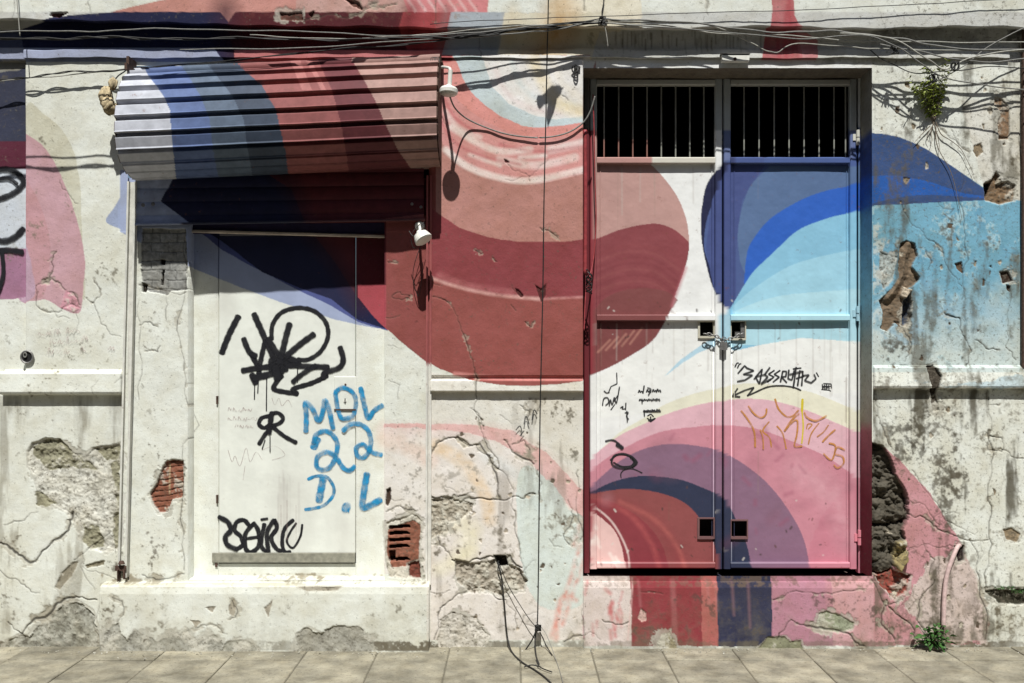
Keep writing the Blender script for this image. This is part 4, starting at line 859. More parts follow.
mb = MB(); mb.tube(path, .010, 6); mb.build('door_head', M_SH, door, True, colfn=lambda V, px, py: np.broadcast_to(A((206, 190, 176)), V.shape) * (1 + samp(N2, px, py) * .6)[..., None])
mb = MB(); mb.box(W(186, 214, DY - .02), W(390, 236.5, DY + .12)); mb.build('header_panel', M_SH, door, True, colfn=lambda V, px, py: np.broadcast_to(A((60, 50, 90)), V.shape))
mb = MB(); mb.box(W(212, 553, DY - .008), W(356, 561.5, DY + .03), .002); mb.build('kick_plate', M_SILL, door, smooth_=False)
mb = MB(); mb.box(W(215, 555.5, DY - .004), W(219, 566, DY + .03)); mb.build('hinge', M_RUSTY, door)
for y in (396, 495): mb = MB(); mb.box(W(216, y, DY - .008), W(218.6, y + 8, DY + .01), .001); mb.build('hinge', M_RUSTY, door)
# lock plate
lp = panel('lock_plate', 334, 356.5, 376.5, 409.5, DY - .004, door, thick=.003); mb = MB()
mb.box(W(334, 409, DY - .009), W(356, 410.4, DY), .0); mb.build('drip_edge', M_RUSTY, lp)
mb = MB(); mb.disc(W(345.5, 384.5, DY - .004), (0, -1, 0), .006, .006, .003, 12); mb.build('bolt', M_RUSTY, lp)
mb = MB(); mb.disc(W(345, 401, DY - .004), (0, -1, 0), .010, .009, .004, 14); o = mb.build('keyhole', M_WHITE, lp); mb = MB(); mb.box(W(344.5, 398.5, DY - .0095), W(345.7, 403, DY - .004)); mb.build('key_slot', M_DARK, lp)
o1, s1 = (210, 300), 4.879; o2 = (210, 430); DSP[0] = .004
K = 4.4
graffiti('graffiti', [(K, [(138, 82), (95, 165), (58, 258)]), (K, [(215, 70), (260, 170), (310, 280), (330, 310)]), (3.2, [(300, 190), (305, 120), (350, 60), (430, 38), (510, 55), (565, 110), (575, 180), (540, 250), (480, 290), (430, 290)]),
    (K, [(388, 118), (370, 180), (345, 290)]), (K, [(505, 168), (440, 215), (370, 275)]), (4, [(165, 190), (190, 250), (222, 272)]), (4, [(200, 262), (235, 330), (240, 365)]), (3.6, [(270, 200), (255, 260), (238, 340)]), (K, [(285, 190), (330, 260), (400, 290), (435, 302)]),
    (4.2, [(160, 345), (250, 330), (380, 320), (500, 325), (575, 327)]), (4, [(635, 232), (650, 290), (630, 330), (560, 355), (555, 380)]), (3.6, [(515, 320), (450, 360), (405, 400)]), (3.6, [(570, 370), (500, 405), (405, 435), (425, 458)]), (3.6, [(425, 458), (370, 450), (312, 435), (325, 400), (350, 370)]),
    (4.6, [(205, 365), (222, 405)]), (5, [(215, 382), (280, 365), (370, 335)]), (7, [(300, 300), (345, 312), (305, 330), (350, 340)]), (6, [(320, 330), (330, 380)]), (6, [(340, 280), (380, 300), (430, 310)]),
    (.9, [(218, 400), (217, 485)], 1), (.9, [(236, 390), (233, 455)], 1), (.9, [(277, 380), (275, 540)], 1), (.8, [(427, 330), (427, 400)], 1)], M_BLK, leafd, DY, o1, s1, 'big black spray tag with a ring and crossing strokes')
graffiti('graffiti', [(3.8, [(272, 413), (270, 424), (269, 433)]), (3, [(270, 416), (262, 418), (259, 424), (264, 428), (271, 424)]), (3, [(271, 414), (278, 413), (283, 418), (280, 423), (272, 426)]), (3, [(270, 428), (264, 436), (259, 444)]), (3, [(273, 427), (284, 436), (296, 442.5)]), (.8, [(265, 440), (262, 449)], 1), (.8, [(270, 436), (270, 452)], 1)],
    M_BLK, leafd, DY, label='small black letter R tag')
bl = [(3.6, [(468, 640), (470, 560), (465, 500), (500, 530), (530, 590), (552, 540), (560, 490), (580, 530), (600, 625)]), (3.2, [(612, 455), (620, 510), (635, 565), (655, 580), (700, 560), (712, 490), (690, 445), (645, 428), (612, 450)])]
graffiti('graffiti', bl, M_BLU, leafd, DY - .005, o1, s1, 'blue letters M and D')
graffiti('graffiti', [(3.6, [(735, 430), (755, 520), (772, 577), (800, 540), (840, 515)]), (3.4, [(650, 637), (685, 607), (735, 607), (772, 637), (785, 690), (775, 740), (745, 770), (718, 757), (715, 720), (748, 706), (790, 742), (835, 755)]), (4.6, [(765, 850), (752, 930), (745, 1010), (785, 1000), (830, 975)])], M_BLU, door, DY - .007, o1, s1, 'blue letter L, figure 2 and letter L down the frame')
graffiti('graffiti', [(3.4, [(505, 695), (520, 655), (565, 640), (600, 660), (622, 710), (600, 795), (560, 828), (522, 815), (525, 765), (570, 742), (612, 765), (650, 818), (680, 832), (705, 812)]), (5, [(505, 720), (525, 680)])], M_BLU, leafd, DY, o1, s1, 'blue figure 2')
graffiti('graffiti', [(2.4, [(480, 240), (520, 225), (570, 230), (602, 275), (600, 320), (560, 365), (510, 382), (465, 388)]), (5.2, [(552, 238), (540, 300), (532, 345)]), (7, [(660, 376), (668, 380)], 1), (.8, [(676, 385), (677, 402)], 1)], M_BLU, leafd, DY, o2, s1, 'blue letter D and dot')
graffiti('graffiti', [(3.6, [(45, 425), (88, 450), (100, 490), (75, 520), (85, 560), (130, 582)]), (3.2, [(130, 582), (160, 560), (150, 520), (120, 490), (130, 450), (165, 440), (190, 465)]), (3.2, [(210, 460), (172, 510), (175, 580), (205, 595), (240, 560), (235, 490), (212, 455)]), (2.4, [(180, 530), (235, 522)], 1),
    (3, [(265, 460), (250, 540), (255, 575), (280, 595)]), (2, [(250, 437), (280, 432)], 1), (3.2, [(312, 440), (278, 500), (285, 590)]), (3.2, [(315, 440), (326, 480), (298, 525), (320, 575), (345, 592)]), (2.8, [(405, 440), (365, 480), (352, 540), (362, 592), (390, 595)]), (1.8, [(450, 462), (440, 520), (405, 575), (375, 545), (390, 500), (420, 455)])],
    M_BLK, leafd, DY, o2, s1, 'black rounded spray tag at the foot of the door')
fa = []
for (x, y, r_) in ((228, 411, 5), (228, 420, 6), (235, 427, 4)):
    for k in range(r_): fa.append((.7, [(x + k * 5, y), (x + k * 5 + rng.uniform(0, 2), y - rng.uniform(1, 4)), (x + k * 5 + 2.5, y + rng.uniform(-1, 1)), (x + k * 5 + rng.uniform(3, 4), y - rng.uniform(0, 3))]))
fa += [(.6, [(228, 450), (232, 462), (235, 456), (240, 466), (246, 448), (250, 462), (256, 452), (262, 460)]), (.6, [(245, 466), (243, 480)]), (.6, [(262, 450), (275, 446), (285, 455), (272, 460)]), (.5, [(281, 505), (281, 535)]), (.5, [(287, 500), (287, 540)]), (.5, [(296, 505), (296, 540)]), (.6, [(272, 398), (275, 405), (279, 398), (282, 406), (288, 400), (292, 407)])]
graffiti('graffiti', fa, M_FNT, leafd, DY, label='faint reddish scribbles')
# ------------------------------------------------------------------ METAL GATE
gate = thing('metal_gate', 'tall double metal gate painted with red, blue and pink circles, chained shut', 'gate', W(727, 573, .2))
FY, PYY = .20, .228
def bar(parent, x0, x1, y0, y1, name, d0=FY, d1=FY + .045, bev=.006, m=M_MT, colfn=None):
    mb = MB(); a = W(x0, y0, d0); b = W(x1, y1, d0); mb.box((a[0], d0, a[2]), (b[0], d1, b[2]), bev); return mb.build(name, m, parent, True, colfn=colfn)
gf = lambda V, px, py: samp(C, px, py) * (.96 + samp(N3, px, py) * .1)[..., None]
gy = lambda V, px, py: np.where((py < 128)[:, None], A((176, 180, 178)), samp(C, px, py))
def gyw(V, px, py): return np.where((py < 130)[:, None], A((180, 186, 186)), samp(C, px, py)) * (1 + samp(N3, px, py) * .12)[..., None]
bar(gate, 584, 589.5, 74, 573, 'gate_frame', FY - .01, FY + .06, colfn=lambda V, px, py: np.where((py < 130)[:, None], A((100, 94, 86)), A((112, 36, 44))))
bar(gate, 584, 861, 72, 78, 'gate_frame', FY + .02, FY + .07, colfn=lambda V, px, py: np.broadcast_to(A((90, 88, 80)), V.shape))
bar(gate, 858.5, 863, 74, 573, 'gate_frame', FY + .0, FY + .06, colfn=lambda V, px, py: samp(C, np.full_like(px, 856), py) * .8)
def leaf(x0, x1, holes, bars_, lbl):
    L_ = bar(gate, x0, x0 + 7, 79, 569, 'gate_leaf', colfn=gyw); L_['label'] = lbl
    bar(L_, x1 - 7, x1, 79, 569, 'stile', colfn=gyw)
    for (a, b, nm) in ((79, 85, 'top_rail'), (157, 163.5, 'mid_rail'), (314.5, 321, 'lock_rail'), (562.5, 568.5, 'bottom_rail')):
        bar(L_, x0 + 7, x1 - 7, a, b, nm, FY - .004, FY + .04, colfn=(lambda V, px, py: np.broadcast_to(A((196, 196, 188)), V.shape) * 1.0) if a == 79 else (lambda V, px, py, a=a: samp(C, px, np.maximum(py, 165) if a == 157 else py) * 1.0 if a != 157 or x0 > 700 else np.where((px < 652)[:, None], A((190, 140, 132)), A((212, 206, 192))) * 1.0))
    panel('upper_panel', x0 + 5, x1 - 5, 162, 316, PYY, L_, M_MT, disp=.006, thick=.012)
    panel('lower_panel', x0 + 5, x1 - 5, 320, 565, PYY, L_, M_MT, holes=holes, disp=.006, thick=.012)
    for (a, b) in ((x0 + 10, x0 + 10.7), (x1 - 10.7, x1 - 10)):   # pressed bead lines along the sheet edges
        bar(L_, a, b, 164, 314, 'bead', PYY - .005, PYY + .002, .001, colfn=gf); bar(L_, a, b, 322 if not (690 < a < 750) else 345, 565, 'bead', PYY - .004, PYY + .002, .001, colfn=gf)
    for x in bars_:
        mb = MB(); mb.tube(np.linspace(W(x, 83, FY + .02), W(x, 159, FY + .02), 30), .0046, 8)
        mb.build('bar', M_MT, L_, True, smooth_=True, colfn=lambda V, px, py: np.where(((py > 138) & (px < 650))[:, None], A((150, 104, 92)), A((150, 150, 140))) * (1 + samp(N3, px, py) * .3)[..., None])
    for h in holes:
        mb = MB(); a, b, c_, d_ = h
        for (q0, q1, q2, q3) in ((a - 2, a, c_ - 1.5, d_ + 2), (b, b + 1.2, c_ - 1.5, d_ + 2), (a, b, d_, d_ + 2.2), (a, b, c_ - 1.5, c_)):
            u = W(q0, q2, PYY - .012); v = W(q1, q3, PYY - .012); mb.box((u[0], PYY - .012, u[2]), (v[0], PYY + .02, v[2]), 0)
        mb.build('slot_frame', M_MT, L_, True, colfn=lambda V, px, py: np.where((py < 400)[:, None], A((196, 190, 170)), A((120, 84, 84))))
        mb = MB(); u = W(a - 2, c_ - 2, PYY); v = W(b + 2, d_ + 2, PYY); mb.box((u[0], PYY + .08, u[2]), (v[0], PYY + .09, v[2]))
        mb.build('slot_back', M_DARK, L_)
    return L_
LL = leaf(590, 722.3, [(700, 713.5, 322, 336), (699.5, 713.5, 519, 537)], [604, 618.6, 632.8, 647, 661.3, 675.6, 689.8, 703.8], 'left leaf with a dusty red circle')
RL = leaf(723.9, 857, [(731.5, 745, 322, 338), (731.5, 747, 521, 537)], [744, 759, 774.2, 789, 804, 819, 834, 845.5], 'right leaf with blue arcs and a black written tag')
mb = MB(); u = W(740.5, 323, PYY); v = W(744.5, 337, PYY); mb.box((u[0], PYY - .006, u[2]), (v[0], PYY + .03, v[2]), .002); mb.box(W(735, 331, PYY + .01), W(740, 337, PYY + .03), .002); mb.build('latch', M_STEEL, RL)
mb = MB(); mb.box(W(848, 322, FY + .03), W(848.1, 323, FY + .031)) if False else None
for (x, y) in ((858, 130), (858, 306), (859.5, 530)):
    mb = MB(); cfn = lambda V, px, py: np.where((py < 200)[:, None], A((210, 208, 196)), np.where((py < 400)[:, None], A((160, 204, 220)), A((226, 130, 146))))
    for k in range(2): mb.tube(np.linspace(W(x, y + k * 8, FY - .012), W(x, y + 7 + k * 8, FY - .012), 4), .011, 10)
    mb.box(W(x - 5, y + 4, FY - .006), W(x, y + 11, FY + .01)); mb.build('hinge', M_MT, gate, True, colfn=cfn)
# chain
mb = MB(); cp = smooth([(706, 334), (712, 335), (718, 337), (723, 340), (729, 339), (735, 337), (741, 334)], False, 6); n = 11
for i in range(n):
    t_ = i / (n - 1) * (len(cp) - 1); k = int(min(t_, len(cp) - 2)); q = cp[k] + (cp[k + 1] - cp[k]) * (t_ - k); d_ = cp[k + 1] - cp[k]; d_ = d_ / np.hypot(*d_)
    a_ = np.linspace(0, 2 * PI, 13); c0 = W(q[0], q[1], FY - .012 - .010 * math.sin(PI * i / (n - 1)))
    tv = np.array([d_[0], 0, -d_[1]]); sv = np.array([0, 0, 1.]) if i % 2 else np.array([0, 1., 0])
    mb.tube([c0 + tv * .016 * math.cos(s_) + sv * .009 * math.sin(s_) for s_ in a_], .0032, 6, False)
tag(mb.build('chain', M_STEEL, None, smooth_=True), 'short steel chain looped through the slots where the two gate leaves meet', 'chain')
pk = thing('padlock', 'small grey padlock hanging on the gate chain', 'padlock', W(724, 347, FY - .03))
mb = MB(); a = W(720.5, 342, FY - .035); b = W(727.5, 350, FY - .035); mb.box((a[0], FY - .035, a[2]), (b[0], FY - .015, b[2]), .003); mb.build('lock_body', M_STEEL, pk)
mb = MB(); s_ = np.linspace(PI, 0, 12); mb.tube(np.concatenate([[W(721.6, 343, FY - .025)], [W(724 + 2.4 * math.cos(q), 340 - 3 * math.sin(q), FY - .025) for q in s_], [W(726.4, 343, FY - .025)]]), .0025, 6); mb.build('shackle', M_STEEL, pk)
# graffiti on the gate
o4, s4 = (720, 350), 5.257; GYD = PYY; DSP[0] = .006
graffiti('graffiti', [(1.1, [(78, 90), (88, 70), (97, 68)]), (1.1, [(92, 94), (102, 74), (110, 72)]), (1.4, [(95, 122), (130, 82), (142, 95), (178, 108), (122, 128), (172, 132), (130, 158), (92, 165)], 1), (1.4, [(180, 152), (222, 100), (208, 178), (186, 140), (240, 128)], 1), (1.4, [(262, 92), (235, 128), (252, 140), (215, 178), (268, 152)], 1),
    (1.4, [(285, 108), (255, 128), (284, 142), (250, 168)], 1), (1.4, [(315, 108), (285, 128), (312, 142), (280, 168)], 1), (1.4, [(318, 168), (330, 112), (350, 112), (346, 140), (322, 140), (350, 170)], 1), (1.4, [(362, 105), (358, 150), (378, 158), (390, 108)], 1), (1.5, [(400, 92), (386, 196)], 1), (1.5, [(368, 128), (432, 112)], 1), (1.4, [(385, 100), (425, 95)], 1),
    (1.4, [(420, 108), (408, 188)], 1), (1.4, [(402, 150), (440, 138)], 1), (1.4, [(436, 112), (430, 186)], 1), (1.4, [(436, 135), (468, 130), (445, 160), (480, 172), (505, 150)], 1), (1.1, [(495, 128), (504, 146)]), (1.1, [(507, 120), (518, 140)]),
    (1.4, [(425, 212), (385, 196), (320, 188), (250, 195), (180, 225), (145, 240)]), (1.4, [(145, 240), (180, 196), (130, 212), (68, 240)], 1), (1.4, [(92, 203), (65, 243), (104, 246)], 1),
    (.9, [(538, 180), (540, 205), (550, 182), (552, 206)], 1), (.9, [(560, 178), (560, 204), (572, 184), (574, 206)], 1), (.9, [(534, 208), (575, 212), (582, 216)], 1), (.9, [(540, 192), (585, 190)], 1), (.9, [(545, 176), (585, 178), (586, 200)], 1)], M_MARK, RL, GYD, o4, s4, 'black marker tag in quotation marks above a long arrow')
graffiti('graffiti', [(1.5, [(112, 320), (150, 370), (180, 430), (185, 510)]), (1.4, [(150, 295), (180, 335), (215, 355), (240, 340), (245, 310)]), (1.2, [(212, 420), (225, 460), (228, 520)]), (1.2, [(258, 378), (225, 425), (260, 460), (270, 510)]), (1.5, [(290, 258), (308, 310), (350, 350), (385, 345), (412, 318)]), (1.2, [(300, 400), (330, 440), (348, 518)]),
    (1.5, [(415, 335), (375, 370), (340, 425)]), (1.4, [(340, 425), (385, 375), (408, 375), (405, 440), (392, 505), (430, 505)]), (1.5, [(445, 330), (460, 355), (500, 372), (530, 362), (560, 345)]), (1.0, [(455, 415), (462, 390), (485, 392), (465, 415)]), (1.1, [(520, 385), (480, 440), (465, 495)]), (1.2, [(570, 395), (545, 430), (512, 455)]), (1.5, [(605, 420), (570, 450), (540, 482)]),
    (1.4, [(575, 490), (605, 500), (605, 535), (585, 578), (545, 545)]), (1.4, [(655, 525), (618, 510), (605, 545), (645, 560), (650, 595), (620, 620), (600, 605)])], M_ORA, RL, GYD, o4, s4, 'orange marker tag sloping down to the right')
graffiti('graffiti', [(1.9, [(434, 260), (432, 320)], 1), (1.2, [(432, 320), (438, 400), (430, 490)])], M_YEL, RL, GYD, o4, s4)
o3, s3 = (580, 370), 6.207
sc_ = [(.9, [(228, 18), (230, 85), (192, 102), (178, 138)], 1), (1.0, [(150, 130), (165, 142), (182, 138)]), (1.0, [(140, 218), (148, 178), (172, 172), (178, 200), (160, 218)]), (1.0, [(182, 222), (188, 182), (200, 215), (214, 168), (226, 205), (245, 105)]), (1.0, [(192, 248), (215, 215)], 1), (.9, [(212, 195), (232, 160)], 1),
       (1.0, [(252, 235), (268, 225), (262, 242), (280, 240)]), (1.0, [(285, 205), (283, 245)], 1), (1.0, [(280, 265), (300, 262), (288, 285), (302, 305)]), (1.0, [(290, 255), (294, 320)], 1)]
sc_ += [(1.0, [(x, y + 6), (x + 7, y - 12), (x + 12, y + 6), (x + 22, y - 6), (x + 26, y + 8)]) for (x, y) in ((362, 135), (412, 132), (448, 130), (475, 128))] + [(1.1, [(398, 98), (392, 140)], 1), (1.1, [(420, 110), (440, 120), (425, 155)])]
sc_ += [(1.0, [(x, y + 5), (x + 5, y - 9), (x + 11, y + 5), (x + 17, y - 6), (x + 23, y + 6)]) for (x, y) in ((368, 188), (395, 187), (422, 186), (450, 185), (472, 184))] + [(1.1, [(384, 180), (386, 205)], 1)]
sc_ += [(1.1, [(x, y + 5), (x + 5, y - 8), (x + 11, y + 5), (x + 17, y - 6), (x + 23, y + 6)]) for (x, y) in ((394, 256), (418, 254), (444, 252), (474, 250))] + [(1.1, [(398, 262), (400, 285)], 1), (1.1, [(398, 258), (500, 256)], 1), (1.1, [(420, 285), (440, 275), (455, 290)]), (1.1, [(418, 300), (440, 310), (468, 298), (440, 318), (425, 312)]), (1.1, [(438, 290), (440, 320)], 1)]
sc_ += [(1.6, [(160, 442), (195, 435), (225, 445), (262, 485)]), (3.2, [(232, 462), (262, 484)], 1), (1.6, [(196, 566), (215, 530), (270, 520), (325, 540), (345, 575), (310, 602), (250, 608), (205, 590), (196, 566)]), (1.6, [(190, 560), (230, 527), (290, 528), (335, 560), (320, 595), (260, 600), (210, 575)]), (2.6, [(320, 545), (348, 575), (325, 600)]), (.9, [(255, 668), (255, 640), (280, 618), (330, 614), (385, 638)])]
graffiti('graffiti', sc_, M_MARK, LL, GYD, o3, s3, 'small black handwriting and a black oval scrawl')
# ------------------------------------------------------------------ CABLES
def cable(name, pts, r, m, label, wav=.6, seed=0, deps=None, group=None, strands=1, sub=10):
    """pts = (px, py, protrusion)"""
    p = np.array(pts, float); q = smooth(p, False, sub); n = len(q); rr = np.random.default_rng(seed)
    s_ = np.linspace(0, 1, n); L_ = np.hypot(*(p[-1, :2] - p[0, :2]))
    for f in (L_ / 230, L_ / 120, L_ / 48): q[:, 1] += wav * np.sin(2 * PI * (f * s_ + rr.random())) * (.5 if f > L_ / 60 else 1)
    q[:, 2] += .006 * wav * np.sin(2 * PI * (L_ / 70 * s_ + rr.random()))
    V = W(q[:, 0], q[:, 1], -q[:, 2]); mb = MB()
    r = r * .85
    if strands == 1: mb.tube(V, r, 7)
    else:
        for k in range(strands):
            a = 2 * PI * (k / strands + L_ / 75 * s_); mb.tube(V + np.stack([0 * a, np.cos(a), np.sin(a)], -1) * r * .8, r * .7, 6)
    o = mb.build(name, m, None, smooth_=True); return tag(o, label, 'cable', group)
OG = 'overhead cables strung along the top of the wall'
cable('cable', [(-60, 33, .36), (60, 31.5, .36), (155, 29, .34), (300, 32, .26), (440, 35, .17), (530, 27, .14), (603, 21, .12)], .0042, M_GREYW, 'thin grey cable crossing the dark blue paint at the top left, upper of two', seed=1, group=OG)
cable('cable', [(-60, 40, .37), (60, 39, .37), (150, 37, .34), (300, 40, .26), (440, 37, .17), (530, 30, .14), (603, 22, .12)], .0065, M_BLACKW, 'dark cable just under the thin grey one along the blue frieze', seed=2, group=OG, strands=2, wav=1.0)
cable('cable', [(-60, 85, .05), (0, 80, .05), (40, 76, .05), (80, 72, .05), (120, 69, .06), (180, 65, .12), (300, 54, .19), (400, 44, .18), (470, 35, .16), (540, 27, .14), (603, 20, .12)], .0048, M_BLACKW, 'twisted cable sagging across the white left wall and over the shutter roll', seed=3, group=OG, strands=2, wav=.8)
cable('cable', [(-60, 88, .045), (0, 81, .045), (28, 78, .045), (70, 74.5, .045), (126, 69.5, .06)], .0035, M_WHITEW, 'pale thin wire running along the twisted cable at the far left', seed=31, group=OG)
cable('cable', [(180, 50, .17), (300, 47, .17), (430, 40, .16), (520, 33, .14), (560, 28, .13), (603, 22, .12)], .0045, M_GREYW, 'grey cable rising above the shutter roll towards the wire junction', seed=4, group=OG)
cable('cable', [(250, 36, .14), (360, 38, .14), (440, 33, .13), (540, 25, .12), (603, 20, .12)], .0035, M_WHITEW, 'pale wire across the maroon frieze', seed=5, group=OG)
cable('cable', [(430, 24, .115), (520, 19, .115), (603, 16, .12), (768, 11, .13), (900, 5, .13), (1000, 0, .13), (1080, -4, .13)], .0026, M_BLACKW, 'thin dark wire climbing to the top right corner', wav=.3, seed=6, group=OG)
cable('cable', [(603, 20, .12), (660, 21, .13), (740, 28, .14), (800, 32, .13), (850, 33, .13), (900, 39, .14), (950, 46, .13), (1060, 52, .12)], .0058, M_GREYW, 'thick grey cable along the frieze above the gate', seed=7, group=OG, wav=1.0)
cable('cable', [(603, 22, .12), (660, 26, .12), (720, 33, .13), (800, 36, .13), (870, 42, .12), (960, 42, .12), (1060, 41, .12)], .0042, M_WHITEW, 'pale cable just below the thick grey one over the gate', seed=8, group=OG)
cable('cable', [(603, 21, .12), (700, 24, .12), (740, 36, .12), (765, 51, .11), (778, 52, .11), (795, 44, .12), (850, 46, .12), (900, 50, .13), (1060, 53, .12)], .004, M_WHITEW, 'pale wire sagging over the red stripe above the gate', seed=9, group=OG)
cable('cable', [(603, 22, .12), (700, 30, .14), (800, 38, .15), (860, 36, .15), (900, 48, .16), (925, 66, .15), (945, 77, .13), (1000, 88, .13), (1060, 95, .12)], .0042, M_GREYW, 'grey cable dropping past the fern to the right edge', seed=10, group=OG)
cable('cable', [(840, 33, .14), (880, 36, .14), (905, 44, .15), (930, 60, .15), (945, 70, .14), (970, 60, .14), (1000, 52, .14), (1060, 46, .12)], .005, M_WHITEW, 'white cable looping down to the knot above the fern', seed=11, group=OG, wav=.9)
cable('cable', [(1030, 24, .12), (1010, 34, .12), (985, 48, .13), (965, 66, .13), (940, 80, .13), (925, 88, .12)], .0038, M_GREYW, 'grey wire slanting down from the top right to the fern', seed=12, group=OG)
cable('cable', [(870, 52, .10), (890, 62, .11), (920, 72, .12), (960, 70, .12), (1000, 66, .12), (1060, 70, .12)], .0035, M_BLACKW, 'dark wire drooping below the ledge at the top right', seed=13, group=OG, wav=1.2)
cable('cable', [(880, 45, .13), (930, 54, .14), (990, 60, .13), (1060, 58, .13)], .005, M_GREYW, 'cable crossing the dirty frieze panel at the right', seed=14, group=OG, wav=1.2)
for i, (x, y, p_) in enumerate(((603, 21, .12), (895, 50, .14), (955, 66, .14), (934, 78, .13))):
    mb = MB()
    for k in range(7):
        a_ = rng.uniform(0, 2 * PI, 3); t_ = np.linspace(0, 2 * PI, 14)
        mb.tube(W(x + (3 + k * .5) * np.cos(t_ + a_[0]) * (.5 + .5 * math.cos(a_[1])) , y + 4 * np.sin(t_ + a_[2]), -p_ + .012 * np.cos(t_ * 2 + a_[1])), .003, 5)
    tag(mb.build('wire_knot', M_BLACKW, None), ['tangle of wire ends where the cables meet above the gate', 'black wire knot on the ledge right of the gate', 'largest black wire knot above and right of the fern', 'small wire knot directly over the fern'][i], 'wire knot', 'wire knots on the cables')
cable('wire', [(600, -30, .11), (604, -2, .11), (602, 12, .12), (603, 21, .12)], .004, M_BLACKW, 'short dark wire coming down to the cable junction', seed=15)
cable('wire', [(603, 21, .12), (606, 32, .12), (608, 47, .11)], .0035, M_WHITEW, 'short white wire end hanging from the cable junction', seed=16, wav=.2)
cable('wire', [(15, -30, .13), (17, 0, .13), (20, 36, .12)], .0035, M_WHITEW, 'pale wire hanging down at the top left corner', seed=17, wav=.2)
cable('cable', [(549, -40, .115), (548, 20, .115), (547, 55, .05), (546, 110, .045), (544, 200, .04), (543, 280, .035), (541, 370, .05), (540, 420, .03), (539, 520, .03), (538, 600, .03), (537, 628, .035)], .0042, M_BLACKW, 'straight dark cable hanging down the middle pier from top to pavement', wav=.25, seed=18)
cable('cable', [(450, 97, .26), (455, 108, .16), (466, 118, .06), (485, 127, .03), (510, 135, .03), (540, 138, .03), (565, 134, .03), (582, 124, .03), (590, 112, .04), (595, 96, .05)], .0055, M_GREYW, 'grey cable curving from the lamp across the pier to the gate corner', wav=.2, seed=19)
cable('cable', [(593, 94, -.12), (594, 130, -.13), (595, 180, -.14), (596, 220, -.14), (594, 255, -.12), (590, 276, -.08), (586, 290, -.02), (584, 330, .012)], .0045, M_REDW, 'dark red wire down the left edge of the gate', wav=.3, seed=20)
cable('conduit', [(585, 130, -.02), (585.5, 200, -.02), (585, 275, -.02)], .014, M_REDW, 'red painted pipe beside the upper left of the gate', wav=.05, seed=21)['category'] = 'pipe'
mb = MB()
for k in range(9):
    a_ = rng.uniform(0, 2 * PI, 3); t_ = np.linspace(0, 2 * PI, 14)
    mb.tube(W(589 + 3 * np.cos(t_ + a_[0]), 282 + k * 2.2 - 8 + (6 - k * .4) * np.sin(t_ + a_[2]) * .8, .02 - .012 * np.cos(t_ + a_[1])), .0028, 5)
tag(mb.build('wire_knot', M_BLACKW, None), 'bunch of dark wire ends tied at the left edge of the gate', 'wire knot')
# cable coming out of the hole, knot and loose ends on the pavement
def gpt(x, y, z): return (x, y, z)
def wpath(name, pts, r, m, label, cat='cable', group=None):
    q = smooth(np.array(pts, float), False, 10); mb = MB(); mb.tube(q, r, 7); return tag(mb.build(name, m, None, smooth_=True), label, cat, group)
def gnd(px, py, z=.008):                                  # point on the pavement seen at px, py
    y = D * ((GY - CY) * S - z) / ((py - CY) * S) - D; x = (px - CX) * (D + y) / D * S; return (x, y, z)
w_ = lambda x, y, p_: tuple(W(x, y, -p_))
wpath('cable', [w_(499, 561, -.03), w_(498, 563, .02), w_(501, 575, .03), w_(504, 600, .025), w_(506, 625, .025), w_(508, 640, .03), gnd(512, 652), gnd(522, 662), gnd(535, 670), gnd(548, 680), gnd(566, 700)], .0042, M_BLACKW, 'thick black cable coming out of the hole in the plaster and lying on the pavement')
wpath('wire', [w_(499, 563, .015), w_(508, 585, .03), w_(520, 605, .04), w_(530, 620, .05), w_(537, 628, .05)], .0022, M_BLACKW, 'thin wire slanting from the plaster hole to the knot', 'wire')
wpath('wire', [w_(537, 628, .05), w_(532, 640, .06), w_(524, 652, .06)], .0042, M_BLACKW, 'stiff wire end sticking down left from the knot', 'wire')
wpath('wire', [w_(537, 628, .05), w_(535, 640, .05), gnd(536, 655), gnd(539, 664)], .0042, M_BLACKW, 'wire running straight down from the knot to the pavement', 'wire')
wpath('wire', [w_(540, 632, .04), w_(546, 645, .06), gnd(552, 655)], .003, M_BLACKW, 'short wire end leaning right from the knot', 'wire')
wpath('wire', [w_(536, 622, .04), w_(546, 634, .05), gnd(556, 660), gnd(563, 683), gnd(566, 700)], .0018, M_GREYW, 'thin grey wire trailing over the pavement to the picture edge', 'wire')
wpath('wire', [gnd(524, 667, .012), gnd(532, 665, .02), gnd(541, 667, .012)], .0035, M_BLACKW, 'short twist of wire lying across the black cable', 'wire')
wpath('wire', [gnd(536, 660, .03), gnd(540, 667, .015), gnd(552, 672, .012)], .0035, M_BLACKW, 'wire end lying on the pavement beside the twist', 'wire')
mb = MB()
for k in range(12):
    a_ = rng.uniform(0, 2 * PI, 3); t_ = np.linspace(0, 2 * PI, 14); mb.tube(W(538 + 2.8 * np.cos(t_ + a_[0]), 628 + 2.8 * np.sin(t_ + a_[2]), -.045 - .016 * np.cos(t_ + a_[1])), .0036, 5)
tag(mb.build('wire_knot', M_BLACKW, None), 'tight black knot at the foot of the hanging cable', 'wire knot')
